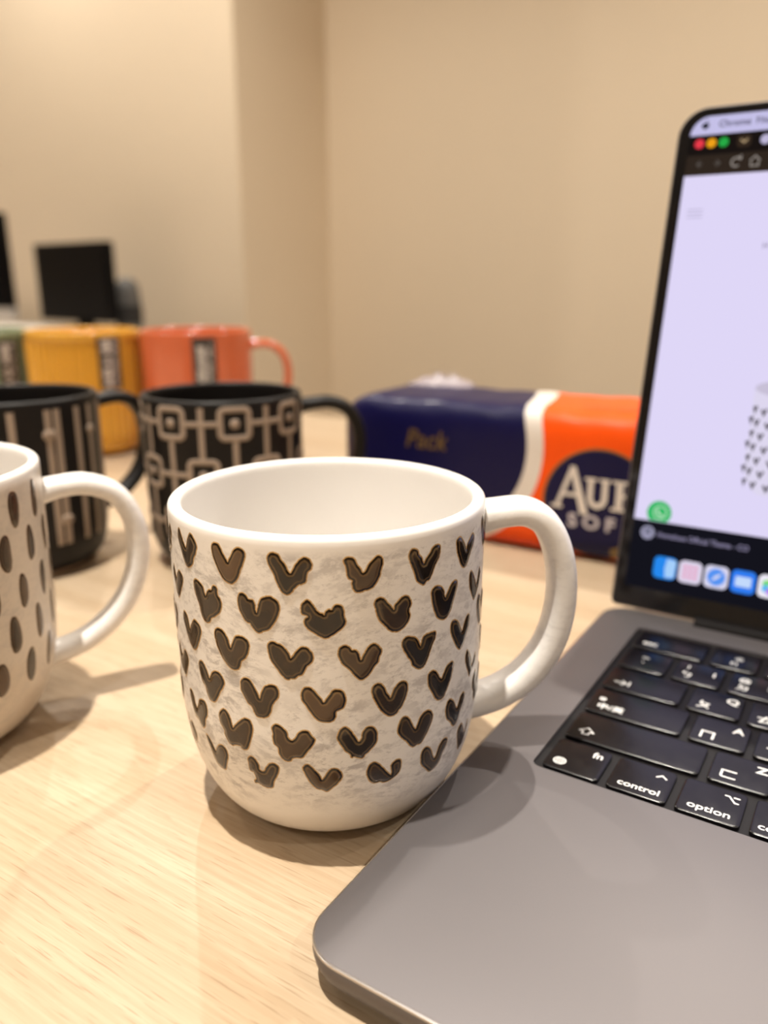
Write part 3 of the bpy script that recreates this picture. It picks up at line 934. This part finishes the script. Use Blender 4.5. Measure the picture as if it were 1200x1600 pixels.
lm('keyboard_deck', flat_poly(rrect(wx0, wx1, wy0, wy1, 2.6, 10), -1.1), M_WELL)
pad = slab(71.0, 201.0, -88.5, -8.5, -0.35, 0.03, 4.0, 0.12)
lm('trackpad', pad, M_ALU)
for fx, fy in ((12, -74), (260, -74), (12, 108), (260, 108)):
    lm('rubber_foot', shift(lathe([(0, -11.0), (8.5, -11.0), (9.3, -10.4), (9.6, -9.0), (0, -9.0)], 32), fx, fy), M_RUBBER)

# keys
KW, KH, U = 16.7, 16.4, 19.0
_kc = {}
def key_mesh(w):
    if w not in _kc:
        lps = []
        for ins, z in ((0.1, -1.1), (0.0, -0.6), (0.05, 0.05), (0.25, 0.22), (0.6, 0.27)):
            lps.append([(x * MM, y * MM, z * MM) for x, y in rrect(ins, w - ins, ins, KH - ins, max(1.5 - ins, 0.4), 5)])
        _kc[w] = sharp(mesh('key', *loft(lps, False, True)), 40)
    return _kc[w]

def line(pts, w=0.42, closed=False):
    return ribbon(pts, w, 0.0, closed)
def T(s, size, x, y, fat=0.05, align='LEFT', sx=1.0):
    return shift(text(s, size, fat, align, 'CENTER'), x, y, 0, sx)
def circle(cx, cy, r, n=24):
    return [(cx + r * math.cos(2 * math.pi * k / n), cy + r * math.sin(2 * math.pi * k / n)) for k in range(n)]
def globe(cx, cy, r):
    return merge([line(circle(cx, cy, r), 0.36, True), line([(cx, cy - r), (cx, cy + r)], 0.3), line([(cx - r, cy), (cx + r, cy)], 0.3),
                  line([(cx + 0.5 * r * math.cos(2 * math.pi * k / 20), cy + r * math.sin(2 * math.pi * k / 20)) for k in range(20)], 0.3, True),
                  line([(cx - r * .85, cy + r * .5), (cx + r * .85, cy + r * .5)], 0.3), line([(cx - r * .85, cy - r * .5), (cx + r * .85, cy - r * .5)], 0.3)])
def sun(cx, cy):
    return merge([line(circle(cx, cy, 0.7, 14), 0.35, True)] + [line([(cx + 1.15 * math.cos(a), cy + 1.15 * math.sin(a)), (cx + 1.6 * math.cos(a), cy + 1.6 * math.sin(a))], 0.35) for a in [math.pi / 4 * k for k in range(8)]])

LEG = {
    (0, 0): lambda: merge([globe(4.1, 4.3, 1.75), T('fn', 4.3, 14.9, 12.4, 0.06, 'RIGHT')]),
    (0, 1): lambda: merge([T('control', 3.7, 8.6, 3.6, 0.06, 'CENTER', 1.08), line([(11.6, 11.4), (13.1, 12.8), (14.6, 11.4)], 0.5)]),
    (0, 2): lambda: merge([T('option', 3.9, 8.4, 3.9, 0.06, 'CENTER', 1.1), line([(11.0, 13.1), (12.2, 13.1), (13.9, 10.6), (15.0, 10.6)], 0.5), line([(13.3, 13.1), (15.0, 13.1)], 0.5)]),
    (0, 3): lambda: merge([T('command', 3.9, 10.2, 3.9, 0.06, 'CENTER', 1.1)] + [line(circle(17.0 + sx * 1.15, 12.2 + sy * 1.15, 0.6, 12), 0.35, True) for sx in (-1, 1) for sy in (-1, 1)] + [line(rrect(16.45, 17.55, 11.65, 12.75, 0.05, 1), 0.35, True)]),
    (1, 0): lambda: merge([line([(4.6, 3.4), (4.6, 5.0), (3.3, 5.0), (5.6, 7.3), (7.9, 5.0), (6.6, 5.0), (6.6, 3.4)], 0.42, True)]),
    (1, 1): lambda: merge([T('ㄈ', 5.4, 2.4, 4.6, 0.10), T('Z', 5.0, 15.0, 11.7, 0.10, 'RIGHT')]),
    (1, 2): lambda: merge([T('ㄌ', 5.4, 2.4, 4.6, 0.10), T('X', 5.0, 15.0, 11.7, 0.10, 'RIGHT')]),
    (2, 0): lambda: merge([T('中/英', 4.0, 3.0, 4.2, 0.06), line(circle(3.6, 9.3, 0.75, 14), 0.7, True)]),
    (2, 1): lambda: merge([T('ㄇ', 5.4, 2.4, 4.6, 0.10), T('A', 5.0, 15.0, 11.7, 0.10, 'RIGHT')]),
    (2, 2): lambda: merge([T('ㄋ', 5.4, 2.4, 4.6, 0.10), T('S', 5.0, 15.0, 11.7, 0.10, 'RIGHT')]),
    (3, 0): lambda: merge([line([(3.0, 5.2), (7.2, 5.2)], 0.45), line([(5.5, 6.8), (7.2, 5.2), (5.5, 3.6)], 0.45), line([(8.2, 3.4), (8.2, 7.0)], 0.45)]),
    (3, 1): lambda: merge([T('ㄆ', 5.4, 2.4, 4.6, 0.10), T('Q', 5.0, 15.2, 11.5, 0.10, 'RIGHT')]),
    (3, 2): lambda: merge([T('ㄊ', 5.4, 2.4, 4.6, 0.10), T('W', 5.0, 15.2, 11.5, 0.10, 'RIGHT')]),
    (4, 0): lambda: merge([T('~', 4.6, 7.6, 10.6, 0.05, 'CENTER'), T('`', 4.6, 7.6, 5.2, 0.05, 'CENTER')]),
    (4, 1): lambda: merge([T('!', 4.2, 4.2, 11.2, 0.06, 'CENTER'), T('ㄅ', 4.8, 2.2, 5.0, 0.08), T('1', 4.6, 13.4, 9.2, 0.08, 'CENTER')]),
    (4, 2): lambda: merge([T('@', 4.0, 4.6, 11.2, 0.06, 'CENTER'), T('ㄉ', 4.8, 2.2, 5.0, 0.08), T('2', 4.6, 13.4, 9.2, 0.08, 'CENTER')]),
    (5, 0): lambda: merge([T('esc', 4.3, 3.0, 5.0, 0.06)]),
    (5, 1): lambda: merge([sun(9.4, 9.0), T('F1', 3.0, 8.4, 4.2, 0.05, 'CENTER')]),
    (5, 2): lambda: merge([sun(9.4, 9.0), T('F2', 3.0, 8.4, 4.2, 0.05, 'CENTER')]),
}
ROWS = [[1, 1, 1, 1.25, 5, 1.25, 1, 1, 1, 1], [2.25] + [1] * 10 + [2.25], [1.75] + [1] * 11 + [1.75], [1.5] + [1] * 13, [1] * 13 + [1.5], [1.5] + [1] * 13]
for r, ws in enumerate(ROWS):
    x = 0.0
    for c, w in enumerate(ws):
        k = obj('key', key_mesh(round(w * U - (U - KW), 2)), M_KEY, lap, (x * MM, r * U * MM, 0))
        if (r, c) in LEG:
            v, f = LEG[(r, c)]()
            lm('legend', ([(a, b, 0.29) for a, b, _ in v], f), M_LEGEND, k, smooth=False)
        x += w * U

# lid, leaning back 12 degrees; lid frame: x along the hinge, y through the lid to its back, z up the screen
LID = math.radians(12.0)
LOC, ROT = (0, 132.0 * MM, 0), (-LID, 0, 0)
def upright(vf):
    return [(x, z, y) for x, y, z in vf[0]], [q[::-1] for q in vf[1]]
lps = []
for ins, w in ((0.9, 0.0), (0.25, 0.12), (0.0, 0.6), (0.0, 3.4), (0.5, 4.3), (2.0, 4.8)):
    lps.append([(x, y, w) for x, y in rrect(X0 + ins, X1 - ins, 0.4 + ins, 211.6 - ins, [max(q - ins, .5) for q in (3.0, 3.0, 11.5, 11.5)], 10)])
lm('lid', upright(loft(lps)), M_ALU, loc=LOC, rot=ROT)
bz = [[(x, y, w) for x, y in rrect(X0 + 0.7 + i, X1 - 0.7 - i, 1.2 + i, 210.9 - i, [q - i for q in (1.5, 1.5, 10.8, 10.8)], 10)] for i, w in ((0.05, -0.10), (0.0, -0.06), (0.0, 0.02))]
lm('screen_bezel', upright(loft(bz)), M_GLASS, loc=LOC, rot=ROT)
lm('hinge', ([(x, y, z) for x, y, z in tube((16.0, 131.0, -1.2), (256.0, 131.0, -1.2), 4.2, 20)[0]], tube((0, 0, 0), (1, 0, 0), 1, 20)[1]), M_BLACKPL)

def emat(name, col, e=1.0):
    m = bpy.data.materials.new(name)
    m.use_nodes = True
    nt = m.node_tree
    nt.nodes.remove(nt.nodes['Principled BSDF'])
    em = nt.nodes.new('ShaderNodeEmission')
    em.inputs[0].default_value = (*col, 1)
    em.inputs[1].default_value = e
    nt.links.new(em.outputs[0], nt.nodes['Material Output'].inputs[0])
    return m

SE = 0.87
SX0, SX1, SZ0, SZ1 = -15.3, 287.1, 10.0, 207.6
disp = lm('display', upright(flat_poly(rrect(SX0, SX1, SZ0, SZ1, (0.4, 0.4, 7.5, 7.5), 8), -0.12)), emat('screen_black', (0.006, 0.006, 0.010)), loc=LOC, rot=ROT, smooth=False)
_mats = {}
def scr(name, vf, col, lvl, e=SE):
    key = (col, e)
    if key not in _mats:
        _mats[key] = emat('screen_' + name, col, e)
    return lm(name, ([(x, -0.12 - 0.02 * lvl, y) for x, y, *_ in vf[0]], [q[::-1] for q in vf[1]]), _mats[key], disp, smooth=False)
def R(x0, x1, y0, y1, r=0.01, seg=4):
    return flat_poly(rrect(x0, x1, y0, y1, r, seg))

LAV = (0.71, 0.66, 0.95)
scr('menu_bar', flat_poly(rrect(SX0, SX1, 200.4, SZ1, (0.05, 0.05, 7.4, 7.4), 8)), (0.56, 0.53, 0.80), 1)
scr('tab_strip', R(SX0, SX1, 192.2, 200.4), (0.010, 0.007, 0.006), 1)
scr('tool_bar', R(SX0, SX1, 184.0, 192.2), (0.030, 0.020, 0.014), 1)
scr('web_page', R(SX0, SX1, 39.6, 184.0), (0.74, 0.68, 0.93), 1)
# menu bar lettering
fruit = merge([disc(-10.2, 204.0, 1.05, n=18), disc(-9.3, 204.0, 1.05, n=18), disc(-9.75, 203.6, 1.1, n=18), flat_poly([(-9.7, 205.3), (-9.0, 205.6), (-8.9, 206.4), (-9.5, 206.1)])])
scr('menu_mark', fruit, (0.02, 0.02, 0.03), 2)
scr('menu_lettering', merge([T('Chrome', 3.6, -4.6, 204.1, 0.06), T('File', 3.6, 9.4, 204.1, 0.03)]), (0.05, 0.045, 0.08), 2)
for x, c, nm in ((-11.1, (0.80, 0.045, 0.07), 'window_button_red'), (-6.4, (0.85, 0.36, 0.01), 'window_button_amber'), (-1.7, (0.02, 0.40, 0.06), 'window_button_green')):
    scr(nm, disc(x, 196.8, 1.9), c, 2)
scr('tab_chip', R(3.4, 8.8, 194.2, 199.2, 1.6), (0.035, 0.022, 0.014), 2)
scr('tab_chevron', line([(4.8, 197.3), (6.1, 196.1), (7.4, 197.3)], 0.6), (0.5, 0.36, 0.2), 3)
scr('tab_icon', disc(14.0, 196.6, 1.9), (0.50, 0.46, 0.66), 2)
scr('tool_icons', merge([line([(-9.6, 189.9), (-11.0, 188.6), (-9.6, 187.3)], 0.45), line([(-11.0, 188.6), (-8.8, 188.6)], 0.45), line([(-3.4, 189.9), (-2.0, 188.6), (-3.4, 187.3)], 0.45), line([(-4.2, 188.6), (-2.0, 188.6)], 0.45)]), (0.10, 0.085, 0.075), 2)
scr('reload_icon', merge([line(circle(4.2, 188.5, 1.7, 22)[2:20], 0.55), line([(4.7, 190.6), (5.9, 189.6), (5.9, 191.2)], 0.5)]), (0.33, 0.29, 0.26), 2)
scr('home_icon', merge([line([(9.4, 188.6), (11.3, 190.4), (13.2, 188.6)], 0.5), line([(9.9, 188.3), (9.9, 186.6), (12.7, 186.6), (12.7, 188.3)], 0.5)]), (0.33, 0.29, 0.26), 2)
scr('page_menu_icon', merge([line([(-12.0, y), (-5.8, y)], 0.35) for y in (170.2, 168.7, 167.2)]), (0.40, 0.36, 0.52), 2)
scr('page_lettering', merge([T('H', 3.2, 19.0, 155.0, 0.02)]), (0.25, 0.22, 0.32), 2)
# picture of a heart-patterned mug on the page
cx, zt, zb, hw = 46.0, 99.0, 56.0, 21.3
pic = [(cx - hw, zt), (cx - hw + 0.3, zb + 14)] + [(cx - hw + 0.3 + 9 * (1 - math.cos(q)), zb + 14 - 14 * math.sin(q)) for q in [math.pi / 2 * k / 8 for k in range(1, 9)]]
pic = pic + [(2 * cx - x, y) for x, y in reversed(pic)]
scr('mug_picture', merge([flat_poly(pic)]), (0.73, 0.68, 0.86), 2)
rim = [(cx + hw * math.cos(2 * math.pi * k / 40), zt + 4.2 * math.sin(2 * math.pi * k / 40)) for k in range(40)]
scr('mug_picture_rim', flat_poly(rim), (0.58, 0.53, 0.68), 3)
vees = []
for r in range(7):
    for c in range(10):
        sx = -1 + 2 * (c + (0.5 if r % 2 else 0.05)) / 9.6
        if abs(sx) > 0.97:
            continue
        x = cx + hw * math.sin(sx * math.pi / 2)
        y = zt - 7.5 - r * 4.9 - 3.5 * math.cos(sx * math.pi / 2)
        w = max(0.5, 1.45 * math.cos(sx * math.pi / 2))
        vees.append(line([(x - w, y + 1.2), (x, y - 1.0), (x + w, y + 1.5)], 0.95))
scr('mug_picture_hearts', merge(vees), (0.075, 0.065, 0.075), 4)
# chat bubble, cut by the page's lower edge
bub = [(x, max(y, 39.8)) for x, y in circle(-5.2, 43.4, 5.1, 40)]
scr('chat_button', flat_poly(bub), (0.03, 0.48, 0.13), 2)
scr('chat_ring', line(circle(-4.8, 43.6, 2.7, 26), 0.6, True), (0.45, 0.75, 0.50), 3)
scr('chat_handset', line([(-6.0, 44.9), (-5.7, 43.4), (-4.6, 42.4), (-3.5, 42.3)], 1.0), (0.45, 0.75, 0.50), 3)
# dark strip with a caption, and the dock
scr('caption_icon', disc(-8.8, 34.3, 2.9), (0.33, 0.32, 0.45), 2)
scr('caption_mark', line([(-9.6, 33.2), (-9.6, 35.6), (-7.9, 35.6), (-7.9, 33.2)], 0.6), (0.04, 0.04, 0.07), 3)
scr('caption_lettering', T('Homeluxe Official Theme - CO', 3.3, -4.7, 34.0, 0.03, sx=0.86), (0.30, 0.27, 0.42), 2)
def icon(x, cols, nm):
    scr(nm, R(x - 4.7, x + 4.7, 15.6, 25.0, 2.2, 6), cols[0], 2)
icon(0.5, [(0.02, 0.25, 0.85)], 'dock_icon')
scr('dock_face', merge([flat_poly([(0.9, 16.2), (4.6, 16.6), (5.0, 24.0), (1.0, 24.4), (0.4, 20.0)])]), (0.38, 0.62, 0.95), 3)
icon(10.9, [(0.72, 0.66, 0.82)], 'dock_icon')
scr('dock_tiles', merge([R(8.0 + 2.1 * i, 9.5 + 2.1 * i, 17.5 + 2.1 * j, 19.0 + 2.1 * j, 0.3) for i in range(3) for j in range(3)]), (0.80, 0.35, 0.55), 3)
icon(21.3, [(0.70, 0.68, 0.86)], 'dock_icon')
scr('dock_compass', disc(21.3, 20.3, 3.6), (0.10, 0.30, 0.88), 3)
scr('dock_needle', flat_poly([(19.2, 18.4), (22.0, 20.0), (23.4, 22.2), (20.8, 20.7)]), (0.75, 0.75, 0.9), 4)
icon(31.7, [(0.03, 0.20, 0.86)], 'dock_icon')
scr('dock_envelope', R(28.6, 34.8, 18.2, 22.4, 0.5), (0.55, 0.70, 0.97), 3)
icon(42.0, [(0.85, 0.82, 0.92)], 'dock_icon')
for k, c in enumerate(((0.9, 0.2, 0.1), (0.9, 0.6, 0.05), (0.2, 0.7, 0.2), (0.1, 0.5, 0.9), (0.5, 0.2, 0.8), (0.9, 0.1, 0.4))):
    scr('dock_petal', disc(42.0 + 2.0 * math.cos(k * math.pi / 3 + .5), 20.3 + 2.0 * math.sin(k * math.pi / 3 + .5), 1.5, n=14), c, 3 + k * 0.1)

# ------------------------------------------------------------------ tissue pack
PD = math.radians(-30.75)
pack = thing('tissue_pack', 'navy and orange plastic tissue pack lying behind the heart mug handle', 'tissue pack', (0.0592, 0.4440, 0), PD)
S0, S1, PZ, PDEP = -105.0, 118.0, 82.5, 86.0
M_PACK = new_mat('printed_film', rough=0.4, spec=0.22, coat=0.05, coat_rough=0.15)
t = NT(M_PACK)
co = t.n('ShaderNodeSeparateXYZ')
t.l(t.obj(), co.inputs[0])
sx = t.math('MULTIPLY', co.outputs[0], 1000.0)
sz = t.math('ADD', t.math('MULTIPLY', co.outputs[2], 1000.0), t.math('MAXIMUM', t.math('SUBTRACT', t.math('MULTIPLY', co.outputs[1], 1000.0), 9.0), 0.0))
sz = t.math('SUBTRACT', sz, t.math('MULTIPLY', t.math('MAXIMUM', t.math('SUBTRACT', t.math('MULTIPLY', co.outputs[1], 1000.0), 9.0), 0.0), 0.7))
dx = t.math('ADD', t.math('MAXIMUM', sx, -29.0), 29.0)
dz = t.math('SUBTRACT', sz, 59.0)
d = t.math('SQRT', t.math('ADD', t.math('POWER', dx, 2.0), t.math('POWER', t.math('ABSOLUTE', dz), 2.0)))
NAVY, ORANGE, CREAM = (0.003, 0.0025, 0.042), (0.88, 0.085, 0.002), (0.72, 0.66, 0.60)
c = t.mix(t.math('MULTIPLY', t.math('SUBTRACT', d, 52.0), 2.0, clamp=True), NAVY, CREAM)
left = t.math('GREATER_THAN', sx, -29.0)
c2 = t.mix(t.math('MULTIPLY', t.math('SUBTRACT', d, 61.5), 2.0, clamp=True), c, ORANGE)
c3 = t.mix(left, NAVY, c2)
# paler orange over the top edge
e = t.math('SQRT', t.math('ADD', t.math('POWER', t.math('ABSOLUTE', t.math('SUBTRACT', sx, 65.0)), 2.0), t.math('POWER', t.math('ABSOLUTE', t.math('SUBTRACT', sz, 33.0)), 2.0)))
c4 = t.mix(t.math('MULTIPLY', t.math('SUBTRACT', 31.6, e), 2.0, clamp=True), c3, (0.32, 0.16, 0.03))
c5 = t.mix(t.math('MULTIPLY', t.math('SUBTRACT', 30.6, e), 2.0, clamp=True), c4, NAVY)
t.l(c5, t.b.inputs['Base Color'])
t.bump(t.noise(t.mapping(t.obj(), (1, 1, 1)), 60, 3, 0.6), 0.25, 0.002)
v, f, lp = [], [], []
NS, NC = 60, 72
for i in range(NS + 1):
    q = i / NS
    s = S0 + (S1 - S0) * q
    # both ends are drawn in and rounded
    e0 = min((s - S0) / 26.0, (S1 - s) / 14.0, 1.0)
    k = math.sqrt(max(0.0, 1 - (1 - e0) ** 2))
    ring = []
    zc, yc = 41.0, PDEP / 2
    hz_, hy_ = PZ / 2 * (0.62 + 0.38 * k), PDEP / 2 * (0.62 + 0.38 * k)
    if e0 <= 0:
        hz_ *= 0.97
        hy_ *= 0.97
    for j in range(NC):
        a = 2 * math.pi * j / NC
        cc, ss = math.cos(a), math.sin(a)
        pw = 2 / 7.0
        y = yc + math.copysign(abs(cc) ** pw, cc) * hy_
        z = zc + math.copysign(abs(ss) ** pw, ss) * hz_
        w = math.sin(s * 0.11 + 3 * cc) * 0.35 + math.sin(s * 0.27 + 5 * ss) * 0.2
        z = max(z + (w if z > 60 else 0), 0.3) if z > 4 else max(z, 0.3)
        ring.append((s * MM, y * MM, z * MM))
    lp.append(ring)
obj('wrapper', mesh('wrapper', *loft(lp)), M_PACK, pack)
# gathered clear film of the sealed end on the upper back edge
v, f = [], []
nu, nv = 40, 8
for j in range(nv + 1):
    for i in range(nu + 1):
        s = -88 + 46 * i / nu
        q = j / nv
        amp = 3.2 * q * math.sin(math.pi * i / nu)
        y = 62 + 12 * q + amp * math.sin(i * 1.7 + j * 0.6)
        z = 82.0 + (6.0 * q + amp * math.cos(i * 2.3 + j)) * math.sin(math.pi * i / nu) ** 0.6
        v.append((s * MM, y * MM, z * MM))
for j in range(nv):
    for i in range(nu):
        a = j * (nu + 1) + i
        f.append((a, a + 1, a + nu + 2, a + nu + 1))
M_FILM = new_mat('crumpled_clear_film', (0.42, 0.36, 0.40), 0.3, spec=0.6)
M_FILM.node_tree.nodes['Principled BSDF'].inputs['Alpha'].default_value = 0.55
film = obj('film_ruffle', mesh('film_ruffle', v, f), M_FILM, pack)
sol = film.modifiers.new('thickness', 'SOLIDIFY')
sol.thickness = 0.0004

def pack_print(name, vf, mat, y=-0.55):
    """flat print on the front of the pack; x = s, y = z in mm"""
    me = mesh(name, [(a * MM, y * MM, b * MM) for a, b, _ in vf[0]], vf[1], smooth=False)
    return obj(name, me, mat, pack)
M_CREAMPRINT = new_mat('cream_print', (0.74, 0.68, 0.62), 0.35)
M_GREYPRINT = new_mat('soft_grey_print', (0.50, 0.46, 0.50), 0.35)
M_GOLDPRINT = new_mat('gold_print', (0.16, 0.095, 0.03), 0.4, 0.2)
M_REDPRINT = new_mat('dark_red_print', (0.36, 0.03, 0.004), 0.4)
def P(*pts):
    return flat_poly(list(pts))
# serif capitals A (large), U, E
zA, hA = 29.5, 24.0
bigA = merge([P((39.0, zA), (45.5, zA), (45.5, zA + 1.6), (39.0, zA + 1.6)),
              P((41.2, zA + 1), (43.4, zA + 1), (50.6, zA + hA - 3), (49.0, zA + hA)),
              P((48.4, zA + hA), (51.6, zA + hA), (60.0, zA - 2.2), (55.6, zA - 2.2)),
              P((44.6, zA + 7.2), (53.5, zA + 7.2), (53.0, zA + 9.2), (45.4, zA + 9.2))])
zU = 31.5
capU = merge([P((57.2, zU + 15.0), (63.6, zU + 15.0), (63.6, zU + 16.6), (57.2, zU + 16.6)),
              P((65.0, zU + 15.0), (70.6, zU + 15.0), (70.6, zU + 16.6), (65.0, zU + 16.6)),
              ribbon([(60.4, zU + 15.5), (60.4, zU + 5.0), (61.4, zU + 2.4), (64.2, zU + 1.2), (67.0, zU + 2.4), (68.2, zU + 5.0), (68.2, zU + 15.5)], 2.9)])
capE = merge([P((71.8, zU), (84.0, zU), (84.0, zU + 1.8), (71.8, zU + 1.8)), P((71.8, zU + 15.0), (84.0, zU + 15.0), (84.0, zU + 16.6), (71.8, zU + 16.6)),
              P((74.2, zU + 1), (77.8, zU + 1), (77.8, zU + 16), (74.2, zU + 16)), P((77.0, zU + 7.6), (81.4, zU + 7.6), (81.4, zU + 9.4), (77.0, zU + 9.4)),
              P((82.4, zU), (84.0, zU), (84.0, zU + 4.4)), P((82.4, zU + 16.6), (84.0, zU + 12.6), (84.0, zU + 16.6))])
pack_print('brand_lettering', merge([bigA, capU, capE]), M_CREAMPRINT)
pack_print('soft_lettering', shift(text('S O F', 10.4, 0.42, 'LEFT', 'CENTER'), 49.0, 23.0, 0, 1.08), M_GREYPRINT)
pack_print('script_lettering', shift(text('Pack', 16.0, 0.1, 'LEFT', 'CENTER', 0.25), -54, 58.5, 0, 0.92), M_GOLDPRINT)
pack_print('gold_emblem', merge([disc(76.0, 8.5, 3.0, n=5), disc(79.5, 9.5, 3.2, n=6)]), M_GOLDPRINT, -0.6)
fine = []
rnd = random.Random(3)
x = 3.0
while x < 40:
    L = rnd.uniform(0.6, 1.3)
    fine.append(R(x, x + L, 4.6, 4.6 + rnd.uniform(1.8, 3.0)))
    x += L + rnd.uniform(0.35, 0.8)
pack_print('fine_lettering', merge(fine), M_REDPRINT)
tl = text('THICK ABSORBENT', 5.6, 0.08, 'LEFT', 'CENTER')
me = mesh('top_lettering', [((a + 47) * MM, (19 + b) * MM, 83.35 * MM) for a, b, _ in tl[0]], tl[1], smooth=False)
obj('top_lettering', me, M_REDPRINT, pack)
